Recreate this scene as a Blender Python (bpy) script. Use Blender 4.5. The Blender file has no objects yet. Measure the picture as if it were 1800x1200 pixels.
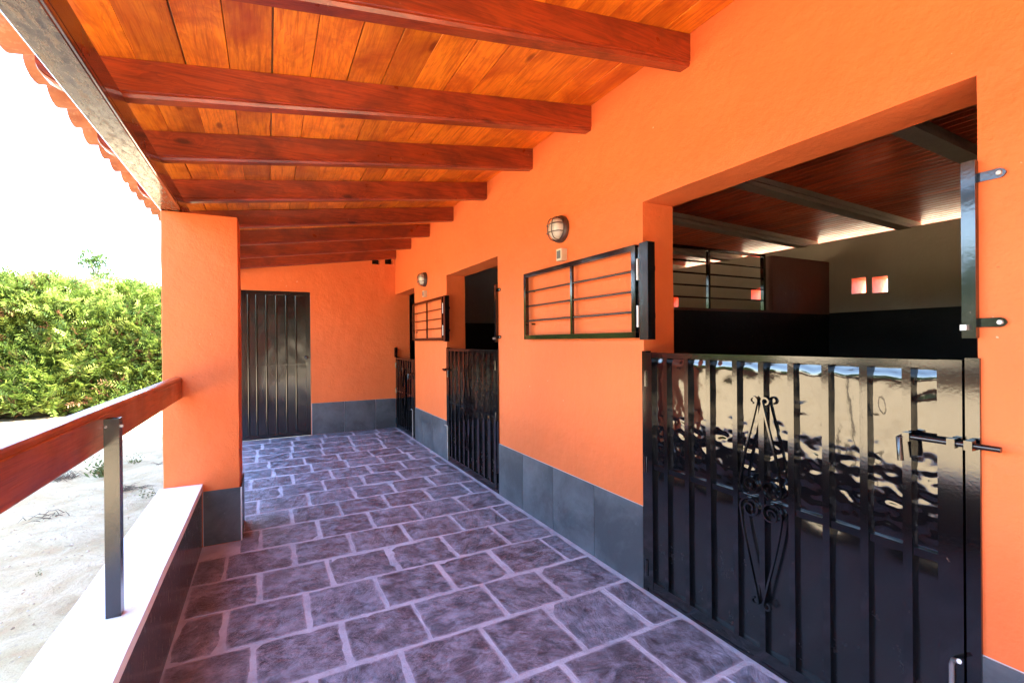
import bpy, bmesh, math, random
import numpy as np
from mathutils import Vector, Matrix, noise as mnoise
random.seed(7); rng = np.random.default_rng(7)
sc = bpy.context.scene
COL = sc.collection
R = math.radians

# ------------------------------------------------------------------ camera
cam = bpy.data.cameras.new('camera'); camo = bpy.data.objects.new('camera', cam); COL.objects.link(camo)
yaw, pit, rol = R(27.36), R(-0.082), R(-0.505)
Fv = Vector((math.sin(yaw)*math.cos(pit), math.cos(yaw)*math.cos(pit), math.sin(pit)))
r0 = Vector((math.cos(yaw), -math.sin(yaw), 0)); u0 = r0.cross(Fv)
rt = math.cos(rol)*r0 + math.sin(rol)*u0; up = -math.sin(rol)*r0 + math.cos(rol)*u0
m = Matrix.Identity(4)
for i in range(3):
    m[i][0] = rt[i]; m[i][1] = up[i]; m[i][2] = -Fv[i]
m[2][3] = 1.30
camo.matrix_world = m
cam.sensor_width = 36; cam.lens = 831.4/1800*36; cam.clip_start = 0.02; cam.clip_end = 2000
sc.camera = camo

# ------------------------------------------------------------------ sky, sun, exposure
SUN = Vector((0.56, -0.46, 0.80)).normalized()
elev = math.asin(SUN.z); azim = math.atan2(SUN.x, SUN.y)
w = bpy.data.worlds.new('World'); sc.world = w; w.use_nodes = True
nt = w.node_tree; nt.nodes.clear()
out = nt.nodes.new('ShaderNodeOutputWorld'); bg = nt.nodes.new('ShaderNodeBackground'); sk = nt.nodes.new('ShaderNodeTexSky')
sk.sky_type = 'NISHITA'; sk.sun_disc = False; sk.sun_elevation = elev; sk.sun_rotation = azim
sk.air_density = 1.0; sk.dust_density = 1.0; sk.ozone_density = 1.2
bg.inputs['Strength'].default_value = 0.145
nt.links.new(sk.outputs[0], bg.inputs[0]); nt.links.new(bg.outputs[0], out.inputs[0])
sl = bpy.data.lights.new('sun', 'SUN'); sl.energy = 4.5; sl.angle = R(0.53); sl.color = (1.0, 0.93, 0.82)
so = bpy.data.objects.new('sun', sl); COL.objects.link(so); so.rotation_euler = (-SUN).to_track_quat('-Z', 'Y').to_euler()
so.location = (6, -6, 12)
sc.view_settings.view_transform = 'Standard'; sc.view_settings.look = 'None'
sc.view_settings.gamma = 1; sc.view_settings.use_curve_mapping = False
sc.view_settings.exposure = 4.0
cy = sc.cycles
cy.use_denoising = True; cy.max_bounces = 10; cy.diffuse_bounces = 6; cy.glossy_bounces = 5
cy.transmission_bounces = 6; cy.transparent_max_bounces = 8; cy.caustics_reflective = False; cy.caustics_refractive = False
cy.sample_clamp_indirect = 6.0; cy.use_adaptive_sampling = True

# ------------------------------------------------------------------ node helpers
class NT:
    def __init__(s, name):
        s.m = bpy.data.materials.new(name); s.m.use_nodes = True
        s.t = s.m.node_tree; s.t.nodes.clear()
        s.out = s.t.nodes.new('ShaderNodeOutputMaterial'); s.b = s.t.nodes.new('ShaderNodeBsdfPrincipled')
        s.t.links.new(s.b.outputs[0], s.out.inputs[0])
    def n(s, typ, **kw):
        nd = s.t.nodes.new(typ)
        for k, v in kw.items():
            if k in nd.inputs: s.set(nd.inputs[k], v)
            else: setattr(nd, k, v)
        return nd
    def set(s, inp, v):
        if isinstance(v, bpy.types.NodeSocket): s.t.links.new(v, inp)
        elif isinstance(v, bpy.types.Node): s.t.links.new(v.outputs[0], inp)
        else:
            if isinstance(v, (tuple, list)) and inp.type == 'RGBA' and len(v) == 3: v = (*v, 1)
            inp.default_value = v
    def coord(s, scale=(1, 1, 1), rand=True, rot=(0, 0, 0), out='Object'):
        tc = s.n('ShaderNodeTexCoord').outputs[out]
        if rand:
            oi = s.n('ShaderNodeObjectInfo')
            mu = s.n('ShaderNodeMath', operation='MULTIPLY'); s.set(mu.inputs[0], oi.outputs['Random']); mu.inputs[1].default_value = 37.0
            cb = s.n('ShaderNodeCombineXYZ'); [s.set(cb.inputs[i], mu) for i in range(3)]
            ad = s.n('ShaderNodeVectorMath', operation='ADD'); s.set(ad.inputs[0], tc); s.set(ad.inputs[1], cb); tc = ad.outputs[0]
        mp = s.n('ShaderNodeMapping'); s.set(mp.inputs['Vector'], tc); mp.inputs['Scale'].default_value = scale; mp.inputs['Rotation'].default_value = rot
        return mp.outputs[0]
    def noise(s, vec, scale, detail=5, rough=.55, dist=0.0, out='Fac'):
        nd = s.n('ShaderNodeTexNoise'); s.set(nd.inputs['Vector'], vec)
        nd.inputs['Scale'].default_value = scale; nd.inputs['Detail'].default_value = detail
        nd.inputs['Roughness'].default_value = rough; nd.inputs['Distortion'].default_value = dist
        return nd.outputs[out]
    def voro(s, vec, scale, feature='F1', out='Distance', rand=1.0):
        nd = s.n('ShaderNodeTexVoronoi', feature=feature); s.set(nd.inputs['Vector'], vec)
        nd.inputs['Scale'].default_value = scale; nd.inputs['Randomness'].default_value = rand
        return nd.outputs[out]
    def ramp(s, fac, stops, interp='LINEAR'):
        nd = s.n('ShaderNodeValToRGB'); s.set(nd.inputs[0], fac); cr = nd.color_ramp; cr.interpolation = interp
        while len(cr.elements) > 1: cr.elements.remove(cr.elements[-1])
        for i, (p, c) in enumerate(stops):
            e = cr.elements[0] if i == 0 else cr.elements.new(p)
            e.position = p
            e.color = (c, c, c, 1) if isinstance(c, (int, float)) else (*c, 1)
        return nd.outputs[0]
    def mix(s, fac, a, b, mode='MIX'):
        nd = s.n('ShaderNodeMix', data_type='RGBA', blend_type=mode)
        s.set(nd.inputs[0], fac); s.set(nd.inputs[6], a); s.set(nd.inputs[7], b)
        return nd.outputs[2]
    def math(s, op, a, b=None, c=None):
        nd = s.n('ShaderNodeMath', operation=op); s.set(nd.inputs[0], a)
        if b is not None: s.set(nd.inputs[1], b)
        if c is not None: s.set(nd.inputs[2], c)
        return nd.outputs[0]
    def rnd(s): return s.n('ShaderNodeObjectInfo').outputs['Random']
    def bump(s, h, strength=.3, dist=.01, normal=None):
        nd = s.n('ShaderNodeBump'); s.set(nd.inputs['Height'], h); nd.inputs['Strength'].default_value = strength
        nd.inputs['Distance'].default_value = dist
        if normal is not None: s.set(nd.inputs['Normal'], normal)
        return nd.outputs[0]
    def fin(s, col, rough=.6, normal=None, ior=1.45, coat=0, coat_rough=.1, **kw):
        s.set(s.b.inputs['Base Color'], col); s.set(s.b.inputs['Roughness'], rough)
        if normal is not None: s.set(s.b.inputs['Normal'], normal)
        s.b.inputs['IOR'].default_value = ior
        s.b.inputs['Coat Weight'].default_value = coat; s.b.inputs['Coat Roughness'].default_value = coat_rough
        for k, v in kw.items(): s.set(s.b.inputs[k], v)
        return s.m

M = {}
def plaster(name, col, var=.06):
    n = NT(name); v = n.coord(rand=False)
    a = n.noise(v, 1.3, 4, .6); f = n.noise(v, 26, 6, .6)
    c2 = tuple(x*(1-var*2) for x in col)
    c = n.mix(n.ramp(a, [(.35, 0), (.7, 1)]), col, c2)
    br_ = n.noise(n.coord((7, 7, 1.2), rand=False), 3, 5, .7)
    c = n.mix(n.ramp(br_, [(.42, 0), (.68, .30)]), c, tuple(x*.86 for x in col))
    chips = n.ramp(n.noise(v, 31, 2, .5), [(.775, 0), (.79, 1)])
    c = n.mix(n.math('MULTIPLY', chips, .55), c, (.75, .55, .42))
    fleck = n.ramp(n.noise(v, 55, 2, .4), [(.2, 1), (.225, 0)])
    c = n.mix(n.math('MULTIPLY', fleck, .5), c, tuple(x*.35 for x in col))
    b1 = n.bump(n.noise(v, 3.2, 5, .6), .55, .03)
    b2 = n.bump(n.noise(v, 70, 5, .75), .4, .005, b1)
    return n.fin(c, .62, b2)
M['orange'] = plaster('orange_plaster', (.76, .163, .040))
M['cream'] = plaster('cream_plaster', (.42, .36, .28))
M['pinkplaster'] = plaster('pink_plaster', (.22, .11, .09))
M['greywall'] = plaster('grey_plaster', (.20, .20, .22))
M['blackwall'] = plaster('black_wall_paint', (.006, .005, .006), 0)
def whitepaint():
    n = NT('white_wall_paint'); v = n.coord(rand=False)
    c = n.mix(n.ramp(n.noise(v, 3, 5, .6), [(.4, 0), (.75, 1)]), (.88, .88, .88), (.82, .80, .81))
    sp = n.ramp(n.noise(v, 22, 2, .5), [(.76, 0), (.79, 1)])
    c = n.mix(n.math('MULTIPLY', sp, .4), c, (.45, .36, .33))
    return n.fin(c, .7, n.bump(n.noise(v, 40, 5, .7), .35, .006))
M['white'] = whitepaint()

def wood(name, light, mid, dark, axis, rough=.32, coat=.25, knots=True, grain=1.0, varbright=.25, stain=.7, coat_rough=.15, scuff=0, ior=1.45):
    n = NT(name)
    s = [22, 22, 22]; s[axis] = 1.1
    v = n.coord(tuple(s)); vl = n.coord((1, 1, 1))
    ks = [7., 7., 7.]; ks[axis] = 2.6
    kv = n.coord(tuple(ks))
    kd = n.voro(kv, .8)
    kmask = n.ramp(kd, [(.05, 1), (.11, 0)]) if knots else None
    warp = n.ramp(kd, [(0, 1 if knots else 0), (.45, 0)])
    # grain
    ad = n.n('ShaderNodeVectorMath', operation='ADD'); n.set(ad.inputs[0], v)
    wv = n.n('ShaderNodeCombineXYZ'); [n.set(wv.inputs[i], n.math('MULTIPLY', warp, .9)) for i in range(3)]
    n.set(ad.inputs[1], wv.outputs[0])
    g = n.noise(ad.outputs[0], .55, 3, .6, 1.6)
    wave = n.math('FRACT', n.math('MULTIPLY', g, 9.0*grain))
    gl = n.ramp(wave, [(0, 0), (.6, .55), (.92, 1), (1, 0)])
    fine = n.noise(v, 3.2, 4, .7)
    c = n.mix(n.math('MULTIPLY', gl, .75), light, mid)
    c = n.mix(n.ramp(fine, [(.34, .6), (.52, 0)]), c, dark)
    st = [2.2, 2.2, 2.2]; st[axis] = 1.3
    blotch = n.ramp(n.noise(n.coord(tuple(st)), 2.2, 5, .65, .6), [(.44, 0), (.56, .5), (.70, 1)])
    c = n.mix(n.math('MULTIPLY', blotch, stain), c, dark)
    if knots: c = n.mix(n.math('MULTIPLY', kmask, .8), c, tuple(x*.5 for x in dark))
    br = n.math('MULTIPLY_ADD', n.rnd(), varbright, 1-varbright*.6)
    hs = n.n('ShaderNodeHueSaturation'); n.set(hs.inputs['Value'], br); n.set(hs.inputs['Color'], c); c = hs.outputs[0]
    if scuff:
        sc_ = n.ramp(n.noise(n.coord((9, 9, 9)), 3.5, 6, .7), [(.66, 0), (.74, 1)])
        c = n.mix(n.math('MULTIPLY', sc_, scuff), c, (.55, .35, .22))
    h = n.math('ADD', n.math('MULTIPLY', fine, .6), n.math('MULTIPLY', gl, .35))
    nm = n.bump(h, .25, .003)
    rr = n.ramp(n.noise(vl, 6, 4, .6), [(.3, rough*.8), (.7, rough*1.3)])
    return n.fin(c, rr, nm, ior=ior, coat=coat, coat_rough=coat_rough)
M['plank'] = wood('varnished_ceiling_pine', (.88, .270, .016), (.70, .140, .009), (.36, .042, .005), 1, rough=.36, varbright=.42, stain=.85)
M['rafter'] = wood('red_brown_rafter_stain', (.32, .046, .011), (.19, .022, .007), (.085, .012, .006), 0, rough=.34, coat=.3, knots=True, scuff=.35, varbright=.2, stain=.8)
M['beamwood'] = wood('dark_red_beam_varnish', (.085, .016, .009), (.060, .010, .007), (.03, .007, .005), 1, rough=.22, coat=1.0, coat_rough=.09, knots=False, varbright=0)
M['railwood'] = wood('mahogany_rail_varnish', (.42, .085, .016), (.30, .045, .010), (.14, .017, .006), 1, rough=.36, coat=.15, coat_rough=.12, varbright=0, knots=False)

def beam_under():      # varnish with scuffs on the underside of the big beam
    n = NT('glossy_beam_varnish')
    v = n.coord((6, 1.6, 6), rand=False)
    a = n.noise(v, 9, 8, .75, .4); b = n.noise(n.coord((1, 1, 1), rand=False), 5, 5, .6)
    c = n.mix(n.ramp(a, [(.45, 0), (.62, 1)]), (.030, .010, .007), (.10, .06, .04))
    rr = n.ramp(a, [(.42, .05), (.62, .42)])
    nm = n.bump(a, .18, .004, n.bump(b, .12, .02))
    return n.fin(c, rr, nm, ior=1.42, coat=.15, coat_rough=.06)
M['beamunder'] = beam_under()

def slate():
    n = NT('purple_slate')
    uv = n.n('ShaderNodeTexCoord').outputs['UV']
    sp = n.n('ShaderNodeSeparateXYZ'); n.set(sp.inputs[0], uv)
    def ed(x): return n.math('MINIMUM', x, n.math('SUBTRACT', 1.0, x))
    e = n.math('MINIMUM', ed(sp.outputs[0]), ed(sp.outputs[1]))
    v = n.coord((1, 1, 1)); r = n.rnd()
    big = n.noise(v, 5.5, 5, .62, .6)
    c = n.mix(n.ramp(big, [(.36, 0), (.62, 1)]), (.044, .046, .064), (.135, .145, .190))
    c = n.mix(n.ramp(n.math('FRACT', n.math('MULTIPLY', r, 13.7)), [(.1, .55), (.5, 0)]), c, (.050, .040, .056))
    c = n.mix(n.ramp(r, [(.5, 0), (.95, .85)]), c, (.090, .118, .165))
    # cleft relief : stretched ridges of random direction
    rot = n.n('ShaderNodeVectorRotate', rotation_type='Z_AXIS'); n.set(rot.inputs['Vector'], v)
    n.set(rot.inputs['Angle'], n.math('MULTIPLY', r, 40.0))
    mp = n.n('ShaderNodeMapping'); n.set(mp.inputs[0], rot.outputs[0]); mp.inputs['Scale'].default_value = (1, 2.0, 1)
    cl = n.noise(mp.outputs[0], 6, 9, .66, 1.6)
    fine = n.noise(mp.outputs[0], 48, 5, .7, .4)
    msk = n.ramp(n.noise(v, 4.5, 4, .6, .8), [(.42, .15), (.62, 1)])
    scr = n.ramp(n.noise(mp.outputs[0], 16, 6, .72, 2.4), [(.475, 0), (.497, 1), (.515, 0)])
    c = n.mix(n.ramp(cl, [(.36, .8), (.47, 0)]), c, (.030, .026, .045))
    c = n.mix(n.ramp(cl, [(.56, 0), (.70, .55)]), c, (.30, .30, .40))
    dust = n.ramp(n.noise(v, 12, 6, .7, .3), [(.45, 0), (.70, .9)])
    c = n.mix(dust, c, (.34, .38, .50))
    c = n.mix(n.math('MULTIPLY', n.math('MULTIPLY', scr, msk), .9), c, (.50, .47, .55))
    c = n.mix(n.math('MULTIPLY', msk, n.ramp(fine, [(.54, 0), (.72, .75)])), c, (.34, .33, .42))
    en = n.math('ADD', e, n.math('MULTIPLY_ADD', n.noise(v, 26, 5, .7), .06, -.030))
    c = n.mix(n.ramp(en, [(.0, .6), (.014, .22), (.04, 0)]), c, (.48, .48, .60))
    h = n.math('ADD', cl, n.math('MULTIPLY', fine, .22))
    nm = n.bump(h, 1.0, .014)
    rr = n.ramp(dust, [(0, .36), (1, .62)])
    return n.fin(c, rr, nm, ior=1.5)
M['slate'] = slate()
def grout():
    n = NT('pale_grout'); v = n.coord((1, 1, 1), rand=False)
    a = n.noise(v, 4.5, 5, .6); f = n.noise(v, 40, 6, .7)
    c = n.mix(n.ramp(a, [(.4, 0), (.68, 1)]), (.50, .54, .64), (.32, .35, .45))
    c = n.mix(n.ramp(n.noise(v, 3.0, 4, .7, 1.0), [(.66, 0), (.74, .75)]), c, (.20, .18, .17))
    c = n.mix(n.ramp(f, [(.3, .4), (.5, 0)]), c, (.38, .34, .38))
    return n.fin(c, .85, n.bump(f, .8, .010))
M['grout'] = grout()

def basetile():
    n = NT('dark_slate_porcelain'); v = n.coord((1, 1, 1))
    a = n.noise(v, 2.6, 7, .68, .4); f = n.noise(v, 30, 4, .7)
    c = n.mix(n.ramp(a, [(.40, 0), (.66, 1)]), (.046, .052, .060), (.108, .120, .134))
    c = n.mix(n.ramp(f, [(.66, 0), (.74, .5)]), c, (.3, .3, .32))
    return n.fin(c, n.ramp(f, [(.3, .34), (.7, .46)]), n.bump(f, .10, .002), ior=1.5)
M['basetile'] = basetile()
def brown_tile():
    n = NT('glossy_dark_tile'); v = n.coord((3, 3, .6), rand=False)
    a = n.noise(v, 6, 5, .6)
    c = n.mix(a, (.034, .034, .042), (.070, .068, .080))
    return n.fin(c, n.ramp(n.noise(v, 18, 5, .7), [(.3, .16), (.7, .30)]), n.bump(a, .05, .002), ior=1.5)
M['darktile'] = brown_tile()

def paint(name, col=(.0028, .0026, .0034), rough=.13, bumps=.10, scale=120, wear=.0, grime=0):
    n = NT(name); v = n.coord((1, 1, 1), rand=False)
    f = n.noise(v, scale, 3, .5)
    dust = n.ramp(n.noise(v, 9, 6, .75), [(.60, 0), (.80, 1)])
    c = n.mix(n.math('MULTIPLY', dust, .035), col, (.20, .19, .21))
    if wear:
        wr = n.ramp(n.noise(v, 48, 4, .7), [(.70, 0), (.73, 1)])
        c = n.mix(n.math('MULTIPLY', wr, wear), c, (.40, .30, .22))
    rr = n.math('MULTIPLY_ADD', dust, .18, rough)
    if grime:      # splashed dirt dulls the sheet towards the floor
        gp = n.n('ShaderNodeNewGeometry').outputs['Position']; sz = n.n('ShaderNodeSeparateXYZ'); n.set(sz.inputs[0], gp)
        hz = n.math('MULTIPLY_ADD', n.noise(v, 7, 5, .7), .25, sz.outputs[2])
        gm = n.ramp(hz, [(.45, 1), (.85, 0)])
        rr = n.math('MULTIPLY_ADD', gm, grime, rr)
        sp = n.ramp(n.noise(v, 70, 5, .75), [(.60, 0), (.68, 1)])
        c = n.mix(n.math('MULTIPLY', n.math('MULTIPLY', sp, gm), .10), c, (.16, .15, .17))
    return n.fin(c, rr, n.bump(f, bumps, .002), ior=1.68)
M['gatepaint'] = paint('glossy_black_gate_paint', bumps=.06, rough=.07, scale=60, grime=.20)
M['barpaint'] = paint('black_bar_paint', bumps=.05, rough=.10, scale=110, wear=.22)
M['doorpaint'] = paint('black_door_paint', (.005, .0035, .005), .17, .06, 60)
M['metal'] = NT('worn_steel').fin((.45, .44, .43), .38, Metallic=.8)
def rooftile():
    n = NT('terracotta'); v = n.coord((1, 1, 1))
    c = n.mix(n.ramp(n.noise(v, 7, 5, .6), [(.35, 0), (.7, 1)]), (.46, .19, .09), (.30, .10, .05))
    c = n.mix(n.ramp(n.noise(v, 30, 5, .7), [(.55, 0), (.8, .6)]), c, (.66, .42, .26))
    return n.fin(c, .8, n.bump(n.noise(v, 60, 4, .7), .3, .004))
M['terracotta'] = rooftile()
def concrete():
    n = NT('old_concrete_joist'); v = n.coord((1, 1, 1))
    c = n.mix(n.noise(v, 9, 6, .7), (.20, .155, .12), (.32, .26, .21))
    return n.fin(c, .9, n.bump(n.noise(v, 45, 5, .7), .6, .008))
M['concrete'] = concrete()
M['stallboard'] = wood('red_beaded_board', (.58, .075, .016), (.46, .050, .011), (.30, .028, .007), 1, rough=.4, coat=.1, knots=False, varbright=.5)
def sand():
    n = NT('sandy_ground'); v = n.coord((1, 1, 1), rand=False)
    a = n.noise(v, .55, 6, .6, .4); b = n.noise(v, 2.8, 7, .68, .6); f = n.noise(v, 30, 6, .75)
    c = n.mix(n.ramp(a, [(.38, 0), (.64, 1)]), (.52, .39, .21), (.36, .26, .14))
    c = n.mix(n.ramp(b, [(.40, 0), (.62, .85)]), c, (.62, .50, .32))
    c = n.mix(n.ramp(b, [(.30, .7), (.40, 0)]), c, (.48, .30, .16))
    c = n.mix(n.ramp(f, [(.30, .7), (.46, 0)]), c, (.30, .23, .16))
    st = n.ramp(n.voro(v, 55), [(.10, 1), (.16, 0)])
    c = n.mix(n.math('MULTIPLY', st, n.ramp(b, [(.45, 0), (.6, .6)])), c, (.35, .26, .18))
    h = n.math('ADD', n.math('MULTIPLY', b, 1.0), n.math('MULTIPLY', f, .35))
    return n.fin(c, .95, n.bump(h, .8, .05))
M['sand'] = sand()
M['earth'] = NT('dark_bedding').fin((.06, .045, .03), .95)
def leafmat(name, cols, trans=.35):
    n = NT(name)
    at = n.n('ShaderNodeAttribute', attribute_name='tint')
    c = n.ramp(at.outputs['Fac'], [(i/(len(cols)-1), k) for i, k in enumerate(cols)])
    n.fin(c, .6)
    tr = n.n('ShaderNodeBsdfTranslucent'); n.set(tr.inputs[0], c)
    mx = n.n('ShaderNodeMixShader'); mx.inputs[0].default_value = trans
    n.set(mx.inputs[1], n.b.outputs[0]); n.set(mx.inputs[2], tr.outputs[0])
    n.t.links.new(mx.outputs[0], n.out.inputs[0])
    return n.m
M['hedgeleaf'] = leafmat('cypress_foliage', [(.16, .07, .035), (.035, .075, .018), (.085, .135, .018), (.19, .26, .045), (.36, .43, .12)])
M['treeleaf'] = leafmat('tree_foliage', [(.03, .07, .02), (.06, .11, .025), (.10, .16, .04)])
M['grassleaf'] = leafmat('weed_leaves', [(.20, .15, .07), (.10, .13, .04), (.16, .20, .06)])
M['drytwig'] = NT('dry_twig').fin((.12, .09, .065), .9)
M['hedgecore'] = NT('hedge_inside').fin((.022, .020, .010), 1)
M['bark'] = NT('bark').fin((.14, .10, .07), .9)
M['slabedge'] = NT('roof_slab_underlay').fin((.45, .33, .22), .9)
M['brownbase'] = paint('brown_lamp_housing', (.05, .025, .018), .45, .1, 60)
def lampglass():
    n = NT('ribbed_lamp_glass'); v = n.coord((1, 1, 1), rand=False)
    n.fin((.78, .72, .60), .18, n.bump(n.n('ShaderNodeTexWave', bands_direction='Y').outputs[0], .0, .001), coat=.6, coat_rough=.08)
    n.b.inputs['Transmission Weight'].default_value = .25
    wv = n.n('ShaderNodeTexWave', bands_direction='Z'); n.set(wv.inputs[0], v); wv.inputs['Scale'].default_value = 45
    n.set(n.b.inputs['Normal'], n.bump(wv.outputs[0], .4, .003))
    return n.m
M['lampglass'] = lampglass()
M['ivory'] = NT('ivory_plastic').fin((.62, .55, .40), .4)
M['greyplastic'] = NT('grey_plastic').fin((.13, .14, .14), .35)
M['hole'] = NT('dark_opening').fin((.01, .008, .007), 1)

# ------------------------------------------------------------------ mesh helpers
def link(o, parent=None):
    COL.objects.link(o)
    if parent is not None: o.parent = parent
    return o
def tag(o, label=None, cat=None, group=None, kind=None):
    if label: o['label'] = label
    if cat: o['category'] = cat
    if group: o['group'] = group
    if kind: o['kind'] = kind
    return o
def empty(name, loc, label=None, cat=None, group=None, kind=None):
    o = bpy.data.objects.new(name, None); o.location = loc; o.empty_display_size = .1
    link(o); tag(o, label, cat, group, kind); return o
def put(o, parent):
    """parent keeps the child where it is in the world (children are built in world coordinates)"""
    o.parent = parent
    o.location = Vector(o.location) - Vector(parent.location if parent.parent is None else (parent.matrix_world_loc))
    return o
WORLD = {}
def wloc(o):
    l = Vector(o.location)
    p = o.parent
    while p is not None: l += Vector(p.location); p = p.parent
    return l
def obj(name, bm, mat, parent=None, bevel=0, seg=2, smooth=None, origin=None, angle=35):
    """bm holds WORLD coordinates. The object's origin goes to its box centre (or origin)."""
    if bevel:
        es = [e for e in bm.edges if len(e.link_faces) == 2 and e.calc_face_angle(0) > R(30)]
        bmesh.ops.bevel(bm, geom=es, offset=bevel, segments=seg, affect='EDGES', profile=.6, clamp_overlap=True)
    bmesh.ops.recalc_face_normals(bm, faces=bm.faces)
    co = [v.co for v in bm.verts]
    if origin is None:
        lo = Vector([min(c[i] for c in co) for i in range(3)]); hi = Vector([max(c[i] for c in co) for i in range(3)])
        origin = (lo+hi)/2
    origin = Vector(origin)
    for v in bm.verts: v.co -= origin
    me = bpy.data.meshes.new(name); bm.to_mesh(me); bm.free()
    mats = mat if isinstance(mat, (list, tuple)) else [mat]
    for mm in mats: me.materials.append(mm)
    if smooth or (smooth is None and bevel):
        for p in me.polygons: p.use_smooth = True
        me.set_sharp_from_angle(angle=R(angle))
    o = bpy.data.objects.new(name, me); link(o)
    if parent is not None:
        o.parent = parent; o.location = origin - wloc(parent)
    else: o.location = origin
    return o
def dup(o, delta, parent=None):
    c = o.copy(); COL.objects.link(c)
    if parent is None: c.location = Vector(o.location) + Vector(delta)
    else: c.parent = parent
    for k in o.children: dup(k, (0, 0, 0), c)
    return c
def B(): return bmesh.new()
def box(bm, x0, x1, y0, y1, z0, z1, mi=0):
    vs = [bm.verts.new(p) for p in [(x0, y0, z0), (x1, y0, z0), (x1, y1, z0), (x0, y1, z0), (x0, y0, z1), (x1, y0, z1), (x1, y1, z1), (x0, y1, z1)]]
    fs = []
    for f in [(0, 3, 2, 1), (4, 5, 6, 7), (0, 1, 5, 4), (1, 2, 6, 5), (2, 3, 7, 6), (3, 0, 4, 7)]:
        fc = bm.faces.new([vs[i] for i in f]); fc.material_index = mi; fs.append(fc)
    return vs
def bx(*a): bm = B(); box(bm, *a); return bm
def prism(bm, pts, d, axis, a0, a1):
    """2D polygon pts in the plane normal to axis, extruded a0..a1"""
    def P(p, a):
        if axis == 0: return (a, p[0], p[1])
        if axis == 1: return (p[0], a, p[1])
        return (p[0], p[1], a)
    A = [bm.verts.new(P(p, a0)) for p in pts]; C = [bm.verts.new(P(p, a1)) for p in pts]
    bm.faces.new(A); bm.faces.new(C[::-1])
    n = len(pts)
    for i in range(n): bm.faces.new([A[i], C[i], C[(i+1) % n], A[(i+1) % n]])
def tube(bm, path, r, n=8, flat=None, closed=False, cap=True):
    """sweep of a round (or flat=(w,t) rectangular, w along up-ish ref) section along points"""
    path = [Vector(p) for p in path]; rings = []
    k = len(path)
    ref = Vector((1, 0, 0))
    for i, p in enumerate(path):
        if closed: t = (path[(i+1) % k]-path[i-1]).normalized()
        else: t = (path[min(i+1, k-1)]-path[max(i-1, 0)]).normalized()
        rf = ref if abs(t.dot(ref)) < .95 else Vector((0, 0, 1))
        a = (rf - t*rf.dot(t)).normalized(); b = t.cross(a)
        if flat:
            w_, t_ = flat; ring = [p+a*w_/2*sa+b*t_/2*sb for sa, sb in ((1, 1), (-1, 1), (-1, -1), (1, -1))]
        else:
            rr = r[i] if isinstance(r, (list, tuple)) else r
            ring = [p+(a*math.cos(2*math.pi*j/n)+b*math.sin(2*math.pi*j/n))*rr for j in range(n)]
        rings.append([bm.verts.new(q) for q in ring])
    m_ = len(rings[0])
    for i in range(k if closed else k-1):
        A, C = rings[i], rings[(i+1) % k]
        for j in range(m_): bm.faces.new([A[j], A[(j+1) % m_], C[(j+1) % m_], C[j]])
    if cap and not closed:
        bm.faces.new(rings[0][::-1]); bm.faces.new(rings[-1])
def wallgrid(bm, u0, u1, v0, v1, holes, d0, d1, axis, top=None, step=0):
    """wall slab in plane u,z with rectangular holes; axis 'x' = slab normal x (u=y), 'y' = slab normal y (u=x)"""
    us = sorted({u0, u1, *[h[i] for h in holes for i in (0, 1)]}); vs = sorted({v0, v1, *[h[i] for h in holes for i in (2, 3)]})
    if step:
        def fill(a):
            r_ = []
            for p, q in zip(a, a[1:]):
                n = max(1, round((q-p)/step)); r_ += [p+(q-p)*i/n for i in range(n)]
            return r_+[a[-1]]
        us = fill(us); vs = fill(vs)
    us = [u for u in us if u0 <= u <= u1]; vs = [v for v in vs if v0 <= v <= v1]
    T = lambda u, v: (top(u) if (top and v == v1) else v)
    P = (lambda u, v, d: (d, u, v)) if axis == 'x' else (lambda u, v, d: (u, d, v))
    cache = {}
    def V(u, v, d):
        k = (u, v, d)
        if k not in cache: cache[k] = bm.verts.new(P(u, T(u, v), d))
        return cache[k]
    def solid(i, j):
        if i < 0 or j < 0 or i >= len(us)-1 or j >= len(vs)-1: return False
        uc, vc = (us[i]+us[i+1])/2, (vs[j]+vs[j+1])/2
        return not any(h[0] < uc < h[1] and h[2] < vc < h[3] for h in holes)
    for i in range(len(us)-1):
        for j in range(len(vs)-1):
            if not solid(i, j): continue
            a, b, c, d = us[i], us[i+1], vs[j], vs[j+1]
            for dd in (d0, d1): bm.faces.new([V(a, c, dd), V(b, c, dd), V(b, d, dd), V(a, d, dd)])
            if not solid(i-1, j): bm.faces.new([V(a, c, d0), V(a, d, d0), V(a, d, d1), V(a, c, d1)])
            if not solid(i+1, j): bm.faces.new([V(b, c, d0), V(b, d, d0), V(b, d, d1), V(b, c, d1)])
            if not solid(i, j-1): bm.faces.new([V(a, c, d0), V(b, c, d0), V(b, c, d1), V(a, c, d1)])
            if not solid(i, j+1): bm.faces.new([V(a, d, d0), V(b, d, d0), V(b, d, d1), V(a, d, d1)])

# ------------------------------------------------------------------ measured frame of the place
W = 1.741          # porch face of the stable wall
WT = 0.214         # its thickness
YE = 7.22          # end wall
XB = 5.0           # back wall of the stalls
GZ = -0.15         # yard level
YB = -1.6          # how far the porch runs on behind the camera
def zc(x): return 2.391+.137*(x+.55)      # underside of ceiling boards
OPEN = [(.567, 1.872), (3.615, 4.905), (6.165, 7.22)]

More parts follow.
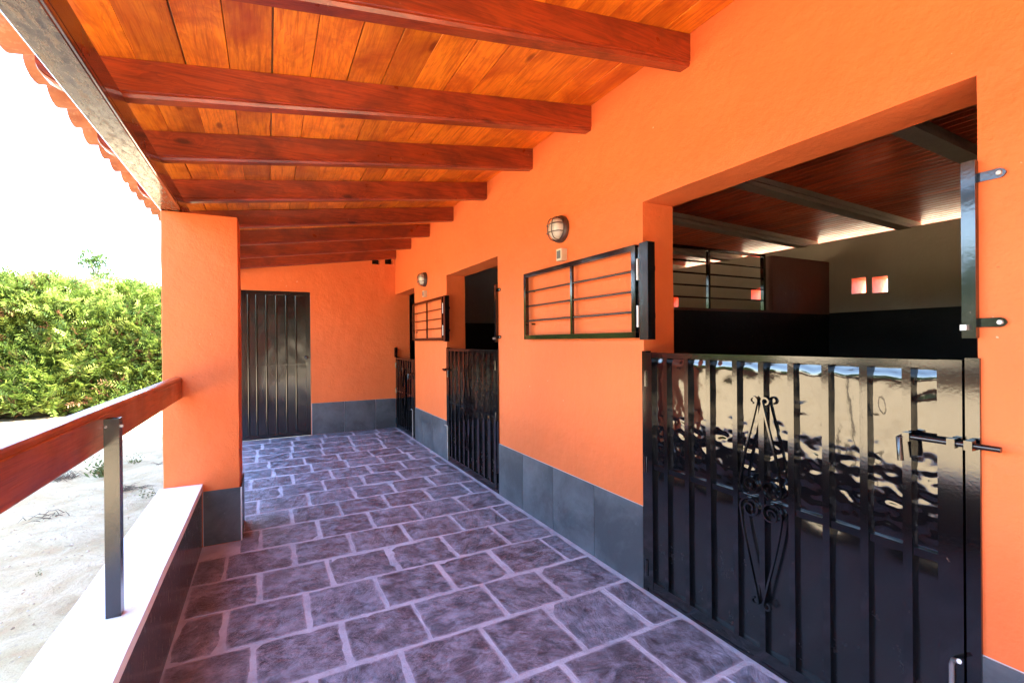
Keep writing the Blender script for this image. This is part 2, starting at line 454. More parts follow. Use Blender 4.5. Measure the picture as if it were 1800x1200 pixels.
# ------------------------------------------------------------------ yard
def ground():
    bm = B()
    xs = np.concatenate([np.linspace(-400, -20, 8), np.linspace(-19, -9, 22), np.linspace(-8.9, -.62, 110)])
    ys = np.concatenate([np.linspace(-400, -12, 8), np.linspace(-11, -.5, 30), np.linspace(-.4, 13, 150), np.linspace(13.5, 24, 16), np.linspace(30, 400, 8)])
    V = []
    for x in xs:
        row = []
        for y in ys:
            h = 0
            if -20 < x and -12 < y < 25:
                h = .05*mnoise.noise((x*.5, y*.5, 1)) + .022*mnoise.noise((x*1.7, y*1.7, 5)) + .012*mnoise.noise((x*5, y*5, 2)) + .007*mnoise.noise((x*13, y*13, 9))
                h *= min(1, max(0, (-.6-x)/.4+.2))
            row.append(bm.verts.new((x, y, GZ+h)))
        V.append(row)
    for i in range(len(xs)-1):
        for j in range(len(ys)-1): bm.faces.new([V[i][j], V[i+1][j], V[i+1][j+1], V[i][j+1]])
    # the strip under and behind the building
    o = obj('ground', bm, M['sand'], smooth=True, angle=80, origin=(0, 0, 0)); tag(o, kind='structure')
    bm = B(); box(bm, -.62, 400, -400, 400, GZ-.6, GZ)
    o = obj('ground_behind_stable', bm, M['sand'], origin=(0, 0, 0)); tag(o, kind='structure')
ground()
def pebbles():
    N = 5200; vs = []; fs = []
    ico = np.array([(1, 0, -.1), (0, 1, .1), (-1, 0, -.05), (0, -1, .08), (0, 0, .8), (0, 0, -.8)])
    tri = np.array([(0, 1, 4), (1, 2, 4), (2, 3, 4), (3, 0, 4), (1, 0, 5), (2, 1, 5), (3, 2, 5), (0, 3, 5)])
    P = []; Fc = []
    for i in range(N):
        y = rng.uniform(.5, 11.5); x = -.68-abs(rng.normal(0, 1.3))
        if mnoise.noise((x*1.1, y*1.1, 3)) < rng.uniform(-.25, .3): continue
        s = rng.uniform(.003, .009)*(1.8 if rng.random() < .06 else 1)
        q = ico*s*rng.uniform(.7, 1.3, (6, 3)); a = rng.uniform(0, 6.28); ca, sa = math.cos(a), math.sin(a)
        q = np.stack([q[:, 0]*ca-q[:, 1]*sa, q[:, 0]*sa+q[:, 1]*ca, q[:, 2]*.7], 1)
        h = .05*mnoise.noise((x*.5, y*.5, 1)) + .022*mnoise.noise((x*1.7, y*1.7, 5)) + .012*mnoise.noise((x*5, y*5, 2)) + .007*mnoise.noise((x*13, y*13, 9))
        h *= min(1, max(0, (-.6-x)/.4+.2))
        Fc.append(tri+6*len(P)); P.append(q+[x, y, GZ+h+s*.1])
    me = bpy.data.meshes.new('gravel'); me.from_pydata(np.concatenate(P).tolist(), [], np.concatenate(Fc).tolist())
    n = NT('gravel_stone'); v = n.coord(rand=False)
    me.materials.append(n.fin(n.mix(n.ramp(n.noise(v, 14, 1), [(.4, 0), (.6, 1)]), (.36, .25, .16), (.58, .50, .40)), .9))
    o = bpy.data.objects.new('gravel', me); link(o); tag(o, kind='stuff', label='small loose stones scattered over the pale sandy yard')
pebbles()

# ------------------------------------------------------------------ foliage builder
def foliage(name, pts, nrm, size, mat, parent=None, leaflets=12, tint=None, fan=.5, tintvar=.18, width=.16):
    """many small fronds, each a stem of paired leaflets, as one mesh. pts, nrm: (N,3)"""
    N = len(pts); nrm = nrm/np.linalg.norm(nrm, axis=1, keepdims=True)
    side = np.cross(nrm, rng.normal(size=(N, 3))); side /= np.linalg.norm(side, axis=1, keepdims=True)
    nn = np.cross(nrm, side)
    L = np.broadcast_to(size, (N,))*rng.uniform(.7, 1.25, N)
    K = leaflets
    t = np.linspace(.05, 1, K)[None, :]                       # along the stem
    sg = np.where(np.arange(K) % 2 == 0, 1, -1)[None, :]
    droop = rng.uniform(-.25, .25, (N, 1))
    base = pts[:, None]+nrm[:, None]*(t*L[:, None])[..., None]+nn[:, None]*(droop*t**2*L[:, None])[..., None]
    ll = (L[:, None]*fan*(1.1-.75*t))*rng.uniform(.8, 1.2, (N, K))
    d = nrm[:, None]*.72+side[:, None]*(sg*.75)[..., None]+nn[:, None]*rng.uniform(-.35, .35, (N, K))[..., None]
    d /= np.linalg.norm(d, axis=2, keepdims=True)
    wv = np.cross(d, nn[:, None]); wv /= np.linalg.norm(wv, axis=2, keepdims=True)
    hw = (ll*width)[..., None]
    tip = base+d*ll[..., None]; midp = base+d*(ll*.45)[..., None]
    V = np.stack([base, midp+wv*hw, tip, midp-wv*hw], 2).reshape(-1, 3)
    nq = N*K
    F = np.arange(nq*4).reshape(-1, 4)
    me = bpy.data.meshes.new(name); me.vertices.add(len(V)); me.vertices.foreach_set('co', V.astype(np.float32).ravel())
    me.loops.add(nq*4); me.loops.foreach_set('vertex_index', F.ravel().astype(np.int32))
    me.polygons.add(nq); me.polygons.foreach_set('loop_start', (np.arange(nq)*4).astype(np.int32)); me.polygons.foreach_set('loop_total', np.full(nq, 4, np.int32))
    me.update()
    if tint is None: tint = np.full(N, .5)
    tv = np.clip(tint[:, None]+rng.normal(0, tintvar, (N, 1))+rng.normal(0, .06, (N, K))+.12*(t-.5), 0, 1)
    at = me.attributes.new('tint', 'FLOAT', 'POINT'); at.data.foreach_set('value', np.repeat(tv.ravel(), 4).astype(np.float32))
    me.materials.append(mat)
    o = bpy.data.objects.new(name, me); link(o)
    if parent is not None: o.parent = parent; o.location = -wloc(parent)
    return o

def hedge():
    root = empty('hedge', (-5, 13.2, GZ), 'big bushy yellow green conifer hedge across the far side of the sandy yard', 'hedge')
    # lumpy surface: function of (x,z) for the front and (x,y) for the top
    def front(x, z):
        return 12.7 - .45*mnoise.noise((x*.55, z*.7, 4)) - .32*mnoise.noise((x*1.3, z*1.6, 8)) - .16*mnoise.noise((x*3.1, z*3.4, 1)) + .22*max(0, z-1.6)**2
    def topz(x): return 2.30+.30*mnoise.noise((x*.6, 3, 3))+.26*mnoise.noise((x*1.7, 8, 2)) - .05*(x+3)
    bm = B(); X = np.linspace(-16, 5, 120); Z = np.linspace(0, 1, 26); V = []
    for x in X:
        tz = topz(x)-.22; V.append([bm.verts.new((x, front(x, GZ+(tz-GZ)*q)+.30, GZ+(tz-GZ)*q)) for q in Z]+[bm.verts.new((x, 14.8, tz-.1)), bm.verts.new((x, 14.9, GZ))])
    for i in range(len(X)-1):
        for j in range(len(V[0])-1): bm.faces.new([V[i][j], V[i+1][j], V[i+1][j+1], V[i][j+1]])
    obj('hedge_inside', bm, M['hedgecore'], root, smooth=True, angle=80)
    n = 8500
    xs = rng.uniform(-16, 5, n*3); keep = (xs > -7.5) & (xs < .5) | (rng.random(n*3) < .30); xs = xs[keep]; n = len(xs)
    P = np.zeros((n, 3)); Nn = np.zeros((n, 3)); T = np.zeros(n)
    for i in range(n):
        x = xs[i]; tz = topz(x)
        if rng.random() < .80:
            z = GZ+.05+(tz-GZ)*rng.random()**.9; dep = abs(rng.normal(0, .13)); y = front(x, z)+dep
            Nn[i] = (rng.normal(.25, .45), -.9+rng.normal(0, .3), .65+rng.normal(0, .35))
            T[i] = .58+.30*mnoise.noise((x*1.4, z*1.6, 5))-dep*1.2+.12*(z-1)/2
        else:
            y = rng.uniform(front(x, tz), 14.6); z = tz-rng.uniform(0, .18)
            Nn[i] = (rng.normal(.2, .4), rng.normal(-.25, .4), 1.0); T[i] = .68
        P[i] = (x, y, z)
    big = rng.random(n) < .035
    T[big & (T < .6)] = .05
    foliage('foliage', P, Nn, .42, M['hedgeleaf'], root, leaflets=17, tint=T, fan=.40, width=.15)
    # whips standing out of the top
    k = 420; xs = rng.uniform(-9, 1, k); P = np.array([(x, rng.uniform(12.9, 14), topz(x)-.05) for x in xs]); Nn = np.stack([rng.normal(.1, .25, k), rng.normal(-.1, .2, k), np.ones(k)], 1)
    foliage('top_shoots', P, Nn, .50, M['hedgeleaf'], root, leaflets=13, tint=np.full(k, .72), fan=.26)
hedge()
def tree(x, y, h, cr, label, cat='tree', group=None, seedv=0, n=900, base=.35, size=.32, loose=1.0):
    root = empty('tree', (x, y, GZ), label, cat, group)
    bm = B(); r2 = random.Random(seedv)
    path = [(x, y, GZ-.1), (x+.05*h*r2.uniform(-1, 1), y, GZ+h*.3), (x+.06*h*r2.uniform(-1, 1), y+.04*h*r2.uniform(-1, 1), GZ+h*.6), (x+.05*r2.uniform(-1, 1), y, GZ+h*.93)]
    tube(bm, path, [h*.028, h*.02, h*.013, h*.004], 8); obj('trunk', bm, M['bark'], root, smooth=True, angle=80)
    bm = B(); cl = []
    for i in range(11):
        t = r2.uniform(base, .95); a = r2.uniform(0, 6.28); rr = cr*(1-abs(t-.55)*1.1)*r2.uniform(.5, 1)
        s = Vector((x, y, GZ+h*t*.85)); e = Vector((x+math.cos(a)*rr, y+math.sin(a)*rr, GZ+h*min(1, t+.1)))
        tube(bm, [s, (s+e)/2+Vector((0, 0, .08*h*.5)), e], [h*.009, h*.006, h*.002], 5); cl.append((e, cr*r2.uniform(.28, .5)))
    cl.append((Vector((x, y, GZ+h*.95)), cr*.35))
    obj('limb', bm, M['bark'], root, smooth=True, angle=80)
    per = n//len(cl); P = []; Nn = []; T = []
    for c, rr in cl:
        d = rng.normal(size=(per, 3)); d /= np.linalg.norm(d, axis=1, keepdims=True); rad = rr*rng.random(per)**.45*loose
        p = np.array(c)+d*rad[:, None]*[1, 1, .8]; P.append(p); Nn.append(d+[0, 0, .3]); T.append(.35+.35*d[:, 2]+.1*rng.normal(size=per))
    foliage('crown', np.concatenate(P), np.concatenate(Nn), size, M['treeleaf'], root, leaflets=9, tint=np.concatenate(T), fan=.5, width=.22)
tree(-5.1, 20.5, 4.4, .42, 'slender young tree whose thin leafy top shows above the hedge beside the pillar', n=420, base=.3, size=.22, seedv=3, loose=1.3)
tree(-9.6, 19.5, 4.5, .9, 'small tree whose crown tip shows over the left end of the hedge', n=700, seedv=5, size=.26)
def far_wood(name, spots, label, dens=1500, size=.55):
    P = []; Nn = []; T = []; bm = B()
    for (x, y, h) in spots:
        tube(bm, [(x, y, GZ-.1), (x+.1, y, GZ+h*.7)], [h*.03, h*.012], 6)
        d = rng.normal(size=(dens, 3)); d /= np.linalg.norm(d, axis=1, keepdims=True)
        p = np.array([x, y, GZ+h*.55])+d*(rng.random(dens)**.35)[:, None]*[h*.42, h*.42, h*.45]
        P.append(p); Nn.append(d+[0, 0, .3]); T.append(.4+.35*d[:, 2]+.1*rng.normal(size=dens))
    f = foliage(name, np.concatenate(P), np.concatenate(Nn), size, M['treeleaf'], None, leaflets=9, tint=np.concatenate(T), fan=.5, width=.22)
    tag(f, label, kind='stuff'); t = obj('wood_trunks', bm, M['bark'], f); tag(t, kind='stuff')
far_wood('far_wood', [(-24, -9, 4.2), (-27, -4.5, 5.2), (-23, -.5, 3.8), (-26, 3, 5.0), (-24, 6.5, 4.4), (-27, 10, 5.4), (-25, 13.5, 4.6), (-22, -14, 4.8)], 'row of bushy trees along the far left edge of the yard')
far_wood('rear_thicket', [(2.5, -9.5, 4.5), (0, -9.0, 4.4), (-2.4, -8.6, 4.2), (-4.8, -8.4, 4.6), (-7, -8.4, 4.0), (-9.5, -8.8, 4.6), (-12, -8.8, 4.2)], 'dense dark thicket standing across the yard behind the viewer', 2200, .42)
def weeds():
    def tuft(name, x, y, n, hgt, mat, label, spread=.06, tintc=.5, leaf=7, up=1.2, cat='weed'):
        P = np.stack([x+rng.normal(0, spread, n), y+rng.normal(0, spread, n), np.full(n, GZ-.005)], 1)
        Nn = np.stack([rng.normal(0, .55, n), rng.normal(0, .55, n), np.full(n, up)], 1)
        o = foliage(name, P, Nn, hgt, mat, leaflets=leaf, tint=np.full(n, tintc), fan=.3, width=.16)
        c = Vector((x, y, GZ)); me = o.data
        me.transform(Matrix.Translation(-c)); o.location = c
        root = empty(name, c, label, cat); o.name = 'leaves'; o.parent = root; o.location = (0, 0, 0); o['kind'] = 'stuff'
    tuft('weed', -1.63, 6.65, 22, .22, M['grassleaf'], 'upright yellow green weed growing in the sand just behind the black railing post', .03, .55, up=2.2)
    tuft('grass_tuft', -1.42, 7.22, 14, .15, M['grassleaf'], 'small spreading green grass tuft on the sand right of the railing post', .03, .5, 5, .7)
    tuft('green_weed', -1.0, 5.56, 14, .11, M['grassleaf'], 'low green weed on the sand against the foot of the low white wall', .04, .45, 6, .8)
    tuft('seedling', -1.30, 4.02, 6, .05, M['grassleaf'], 'tiny green seedling alone on the bare sand left of the post', .015, .5, 5, 1)
    def twigs(name, x, y, n, L, label, lift=.03, cat='brushwood'):
        bm = B(); r2 = random.Random(int(x*100))
        for i in range(n):
            a = r2.uniform(0, 6.28); px, py = x+r2.gauss(0, L*.35), y+r2.gauss(0, L*.25); l = L*r2.uniform(.3, 1)
            p0 = Vector((px, py, GZ+.006)); p2 = p0+Vector((math.cos(a)*l, math.sin(a)*l*.7, r2.uniform(-.2, 1)*lift)); p1 = (p0+p2)/2+Vector((r2.gauss(0, .02), r2.gauss(0, .02), r2.uniform(0, lift)))
            tube(bm, [p0, p1, p2], [.0028, .0022, .001], 4)
        root = empty(name, (x, y, GZ), label, cat); tag(obj('twigs', bm, M['drytwig'], root, origin=(x, y, GZ)), kind='stuff')
    twigs('dry_twigs', -2.0, 6.75, 85, .20, 'grey heap of dry twigs on the sand under the wooden rail', .07)
    twigs('dry_twigs', -1.22, 5.95, 40, .17, 'dark flattened dry sprig on the sand between post and pillar', .02)
    twigs('dry_twigs', -1.62, 5.32, 16, .19, 'thin bent dead stalks on the sand left of the post', .03)
    twigs('dry_twigs', -1.12, 7.0, 14, .10, 'small dark scrap of dry brush by the pillar edge', .02)
weeds()

# ------------------------------------------------------------------ porch floor
def floor():
    bm = B(); box(bm, -.60, W+.0, YB, YE, GZ-.3, -.0035)
    f = obj('porch_floor', bm, M['grout'], origin=(0, 0, 0)); tag(f, kind='structure')
    bm = B(); box(bm, W, W+WT, YB, YE+.2, GZ-.3, -.006)
    tag(obj('threshold_floor', bm, M['grout'], origin=(0, 0, 0)), kind='structure')
    ylines = [-.87, -.51, -.155, .20, .553, .905, 1.258, 1.615, 1.995, 2.335, 2.69, 3.04, 3.385, 3.745, 4.10, 4.45, 4.80, 5.16, 5.51, 5.86, 6.20, 6.56, 6.91, 7.235]
    offs = {7: .84, 8: .995, 9: .865, 10: 1.015, 11: .834, 12: .66, 6: .68, 13: .85, 14: .64, 15: .80, 5: .50}
    def tile(x0, x1, y0, y1):
        n = 6; bm = B(); cx, cy_ = (x0+x1)/2, (y0+y1)/2
        uvl = bm.loops.layers.uv.new('UVMap')
        jit = lambda a=.005: random.uniform(-a, a)
        c = [(x0+jit(), y0+jit()), (x1+jit(), y0+jit()), (x1+jit(), y1+jit()), (x0+jit(), y1+jit())]
        lift = random.uniform(-.001, .0022); V = []; seed_ = random.random()*50
        for j in range(n+1):
            row = []
            for i in range(n+1):
                u, v = i/n, j/n
                x = (c[0][0]*(1-u)+c[1][0]*u)*(1-v)+(c[3][0]*(1-u)+c[2][0]*u)*v
                y = (c[0][1]*(1-u)+c[1][1]*u)*(1-v)+(c[3][1]*(1-u)+c[2][1]*u)*v
                edge = i in (0, n) or j in (0, n)
                if edge: x += jit(.0035); y += jit(.0035)
                if (i in (0, n)) and (j in (0, n)): x += (cx-x)*.012; y += (cy_-y)*.012
                z = lift + .0022*mnoise.noise((x*9, y*9, seed_)) + (-.0028 if edge else 0)
                row.append((bm.verts.new((x, y, z)), (u, v)))
            V.append(row)
        for j in range(n):
            for i in range(n):
                q = [V[j][i], V[j][i+1], V[j+1][i+1], V[j+1][i]]
                fc = bm.faces.new([a[0] for a in q])
                for lp, a in zip(fc.loops, q): lp[uvl].uv = a[1]
        ring = [V[0][i] for i in range(n)]+[V[j][n] for j in range(n)]+[V[n][i] for i in range(n, 0, -1)]+[V[j][0] for j in range(n, 0, -1)]
        low = [bm.verts.new((a[0].co.x, a[0].co.y, -.012)) for a in ring]
        for k in range(len(ring)):
            k2 = (k+1) % len(ring); fc = bm.faces.new([ring[k2][0], ring[k][0], low[k], low[k2]])
            for lp in fc.loops: lp[uvl].uv = (0, 0)
        o = obj('slate_tile', bm, M['slate'], f, smooth=True, angle=50)
    ylines = [-1.58, -1.225]+ylines; offs = {k_+2: v_ for k_, v_ in offs.items()}
    for r in range(len(ylines)-1):
        y0, y1 = ylines[r]+.0095, ylines[r+1]-.0095
        o = offs.get(r, random.uniform(.5, .85))
        xs = [o+k*.353+random.uniform(-.012, .012) for k in range(-6, 7)]
        xmin = -.372 if y1 < 3.6 else (-.16 if y0 < 4.0 else -.585)
        if y0 < 3.607 < y1: xmin = -.16
        xs = [xmin-.01]+[x for x in xs if xmin+.06 < x < W-.10]+[W-.022]
        for a, b in zip(xs, xs[1:]):
            g = random.uniform(.007, .0135)
            # pillar footprint stays free
            tile(a+g, b-g, y0+random.uniform(-.003, .003), y1+random.uniform(-.003, .003))
floor()

# ------------------------------------------------------------------ stable wall with three doorways
def jitter_path(pts, step=.16, amp=.0025):
    out_ = []
    for a, b in zip(pts, pts[1:]+pts[:1]):
        a = Vector(a); b = Vector(b); n = max(1, int((b-a).length/step)); nd = Vector((-(b-a).y, (b-a).x)).normalized()
        for i in range(n):
            p = a+(b-a)*i/n
            if i: p = p+nd*random.uniform(-amp, amp)
            out_.append((p.x, p.y))
    return out_
def stable_wall():
    root = empty('stable_wall', (W, 2.7, 0), 'long orange plastered stable wall with three half door openings, running down the right side of the porch', 'wall')
    zt = 2.715; zo = 2.018
    bm = B()
    holes = [(.567, 1.872, -.02, zo), (3.615, 4.905, -.02, zo), (6.165, YE-.001, -.02, zo)]
    us = set()
    wallgrid(bm, YB, YE-.001, -.02, zt, holes, W, W+WT, 'x', step=.15)
    # uneven hand made edges: extra points along every edge, moved a little
    for v in bm.verts:
        q = v.co; v.co += Vector((.0022*mnoise.noise((q.x*3, q.y*2.3, q.z*2.3)), .005*mnoise.noise((q.x*3+9, q.y*3, q.z*4)), .004*mnoise.noise((q.x*3, q.y*4+9, q.z*3))))
    es = [e for e in bm.edges if len(e.link_faces) == 2 and e.calc_face_angle(0) > R(60)]
    bmesh.ops.bevel(bm, geom=es, offset=.007, segments=3, affect='EDGES', profile=.5)
    obj('plaster_face', bm, M['orange'], root, smooth=True, angle=24)
    bm = B(); box(bm, W-.003, W-.0005, YB, .562, 0, .427); box(bm, W-.003, W-.0005, 1.878, 3.609, 0, .432); box(bm, W-.003, W-.0005, 4.911, 6.159, 0, .432)
    obj('tile_grout', bm, NTW, root)
    def tiles(y0, y1, js, top):
        ys = [y0]+js+[y1]
        for a, b in zip(ys, ys[1:]):
            obj('base_tile', bx(W-.009, W-.0035, a+.0022, b-.0022, .002, top), M['basetile'], root, bevel=.0012, seg=1)
    tiles(YB, .562, [-1.35, -.9, -.45, 0], .425)
    tiles(1.878, 3.609, [2.296, 2.757, 3.19], .430)
    tiles(4.911, 6.159, [5.41, 5.85], .430)
n_ = NT('white_tile_joint'); NTW = n_.fin((.55, .55, .56), .8)
stable_wall()

# ------------------------------------------------------------------ end wall
def end_wall():
    root = empty('end_wall', (.6, YE, 0), 'orange end wall closing the porch, with a black door and two square vent holes', 'wall')
    bm = B()
    holes = [(-.312, .544, -.02, 2.010), (1.398, 1.512, 2.462, 2.552), (1.588, 1.705, 2.475, 2.568)]
    wallgrid(bm, -.60, W+WT, -.02, 2.70, holes, YE, YE+.22, 'y', top=lambda u: zc(min(u, W))-.004)
    es = [e for e in bm.edges if len(e.link_faces) == 2 and e.calc_face_angle(0) > R(60)]
    bmesh.ops.bevel(bm, geom=es, offset=.004, segments=2, affect='EDGES')
    obj('plaster_face', bm, M['orange'], root, smooth=True, angle=24)
    for h in holes[1:]:
        bm = B(); box(bm, h[0]-.01, h[1]+.01, YE+.10, YE+.12, h[2]-.01, h[3]+.01)
        v = obj('vent', bm, M['hole'], root)
        bm = B(); y = YE+.05
        tube(bm, [(h[0], y, (h[2]+h[3])/2), (h[1], y, (h[2]+h[3])/2)], .004, 5); tube(bm, [((h[0]+h[1])/2, y, h[2]), ((h[0]+h[1])/2, y, h[3])], .004, 5)
        obj('vent_grid', bm, M['barpaint'], v)
    obj('tile_grout', bx(.548, W-.0095, YE-.003, YE-.0005, 0, .444), NTW, root)
    for a, b in [(.55, .985), (.985, 1.43), (1.43, W-.0095)]:
        obj('base_tile', bx(a+.0022, b-.0022, YE-.009, YE-.0035, .002, .443), M['basetile'], root, bevel=.0012, seg=1)
end_wall()

def spiral(c, r0_, r1_, a0, a1, n, plane):
    pts = []
    for i in range(n+1):
        t = i/n; r_ = r0_+(r1_-r0_)*t; a = a0+(a1-a0)*t
        pts.append((c[0]+r_*math.cos(a), c[1]+r_*math.sin(a)))
    return pts
def scroll_half(sign, up_, cu, cz, half_w, length, rs=.036, gap=.012):
    """2D path (u,z) of one scroll bar: spiral near the middle, straight run, small curl at the tip"""
    # spiral centre
    sx = cu+sign*(half_w-rs-.008); sz = cz+up_*(rs+gap)
    # spiral from the inside outwards, leaving on the outer side going up_
    a_end = 0 if sign > 0 else math.pi
    turns = 1.6*2*math.pi
    pts = spiral((sx, sz), rs*.22, rs, a_end-sign*up_*turns, a_end, 30, None)
    # straight to the tip
    tx, tz = cu+sign*.010, cz+up_*length
    ex, ez = pts[-1]
    for i in range(1, 9):
        t = i/8; b = math.sin(t*math.pi)*.010*sign
        pts.append((ex+(tx-ex)*t+b*(1-t), ez+(tz-ez)*t))
    rc = .016; cc = (tx+sign*rc, tz)
    st = math.pi if sign > 0 else 0
    for i in range(1, 14):
        a = st-sign*up_*i/13*1.5*math.pi; q = rc*(1-.35*i/13)
        pts.append((cc[0]+q*math.cos(a), cc[1]+q*math.sin(a)))
    return pts

def end_door():
    root = empty('end_door', (.116, YE, 0), 'tall closed black sheet metal door in the orange end wall', 'door')
    y0 = YE+.012
    bm = B(); x0, x1, zt = -.308, .540, 2.006
    box(bm, x0, x0+.035, y0, y0+.04, .001, zt); box(bm, x1-.055, x1, y0-.004, y0+.04, .001, zt); box(bm, x0+.0352, x1-.0552, y0, y0+.04, zt-.05, zt); box(bm, x0+.0352, x1-.0552, y0, y0+.04, .001, .05)
    obj('door_frame', bm, M['doorpaint'], root, bevel=.003)
    bm = B(); n = 40; V = []
    for i in range(n+1):
        V.append([])
        for j in range(61):
            x = x0+.03+(x1-x0-.08)*i/n; z = .04+(zt-.08)*j/60
            V[-1].append(bm.verts.new((x, y0+.018+.004*mnoise.noise((x*3, z*2.2, 7))+.0016*mnoise.noise((x*9, z*7, 3)), z)))
    for i in range(n):
        for j in range(60): bm.faces.new([V[i][j], V[i+1][j], V[i+1][j+1], V[i][j+1]])
    obj('door_panel', bm, M['doorpaint'], root, smooth=True, angle=80)
    for x in (-.226, -.128, -.009, .111, .235, .357):
        bm = B(); tube(bm, [(x, y0+.009, .055), (x, y0+.009, zt-.055)], .0125, 10); obj('door_rib', bm, M['barpaint'], root, smooth=True, angle=60)
    obj('cross_bar', bx(x0+.036, x1-.056, y0-.008, y0-.0042, .990, 1.006), M['doorpaint'], root, bevel=.001, seg=1)
    for sg in (1, -1):
        for u in (1, -1):
            pts = scroll_half(sg, u, .116, 1.0, .115, .215, .040, .006)
            bm = B(); tube(bm, [(p[0], y0-.012-.001*u, p[1]) for p in pts], 0, flat=(.008, .004))
            obj('scroll', bm, M['doorpaint'], root)
    bm = B(); tube(bm, [(.489, y0-.004, 1.092), (.489, y0-.03, 1.092)], .008, 10)
    hd = obj('door_handle', bm, M['doorpaint'], root, smooth=True)
    bm = B(); bmesh.ops.create_uvsphere(bm, u_segments=16, v_segments=10, radius=.024); bmesh.ops.translate(bm, verts=bm.verts, vec=(.489, y0-.042, 1.092))
    obj('knob', bm, M['doorpaint'], hd, smooth=True, angle=80)
    obj('lock_plate', bx(.476, .502, y0-.009, y0-.0045, .985, 1.03), M['barpaint'], root, bevel=.002)
end_door()

# ------------------------------------------------------------------ pillar
def pillar(x0, x1, y0, y1, top, label, tile_faces=True):
    root = empty('pillar', ((x0+x1)/2, (y0+y1)/2, 0), label, 'pillar', 'orange pillars along the porch edge')
    bm = B(); pts = jitter_path([(x0, y0), (x1, y0), (x1, y1), (x0, y1)], .2, .0)
    box(bm, x0, x1, y0, y1, -.15, top); bmesh.ops.subdivide_edges(bm, edges=[e for e in bm.edges if abs((e.verts[0].co-e.verts[1].co).z) > 1], cuts=14, use_grid_fill=True)
    for v in bm.verts:
        d = .0025; v.co.x += random.uniform(-d, d); v.co.y += random.uniform(-d, d)*.4
    obj('plaster_shaft', bm, M['orange'], root, bevel=.008, seg=3)
    h = .352
    if tile_faces:
        obj('base_tile', bx(-.372, x1+.004, y0-.010, y0-.0035, .002, h), M['basetile'], root, bevel=.0012, seg=1)
        obj('base_tile', bx(x1+.0045, x1+.011, y0-.010, y1, .002, h), M['basetile'], root, bevel=.0012, seg=1)
        bm = B(); box(bm, x1+.0042, x1+.0125, y0-.0125, y0-.0102, .002, h+.002)
        box(bm, -.3745, -.3722, y0-.0105, y0-.003, .002, h+.002)
        obj('corner_trim', bm, NTW, root)
    return root
pillar(-.583, -.169, 3.607, 4.0, 2.131, 'square orange plastered pillar carrying the porch beam, the wooden rail ends against it')
pillar(-.583, -.169, -1.58, -1.18, 2.131, 'square orange pillar at the near end of the low wall', False)

# ------------------------------------------------------------------ low wall and railing
def low_wall():
    root = empty('low_wall', (-.48, .6, 0), 'low wall with broad white painted top and dark glossy tiles on its porch side', 'wall')
    y0, y1 = -1.178, 3.604
    bm = B(); box(bm, -.592, -.392, y0, y1, GZ-.1, .362)
    obj('wall_core', bm, M['white'], root)
    bm = B(); n = 60; V = []
    # coping with slightly wavy edges
    for i in range(n+1):
        y = y0+(y1-y0)*i/n; a = .0035*mnoise.noise((y*2.3, 1, 1)); b = .003*mnoise.noise((y*2.9, 5, 1))
        V.append([bm.verts.new(p) for p in [(-.600+b, y, .3622), (-.374+a, y, .3622+a*.6), (-.374+a, y, .4015+b*.4), (-.600+b, y, .4015)]])
    for i in range(n):
        for k_ in range(4): bm.faces.new([V[i][k_], V[i][(k_+1) % 4], V[i+1][(k_+1) % 4], V[i+1][k_]])
    bm.faces.new(V[0]); bm.faces.new(V[-1][::-1])
    obj('white_coping', bm, M['white'], root, bevel=.005, seg=2)
    obj('tile_grout', bx(-.3918, -.386, y0, y1, 0, .3618), NTW, root)
    ys = [3.603, 3.17, 2.72, 2.27, 1.82, 1.37, .92, .47, .02, -.43, -.88, -1.177]
    for a, b in zip(ys[1:], ys): obj('wall_tile', bx(-.3858, -.379, a+.0013, b-.0013, .002, .3612), M['darktile'], root, bevel=.001, seg=1)
low_wall()
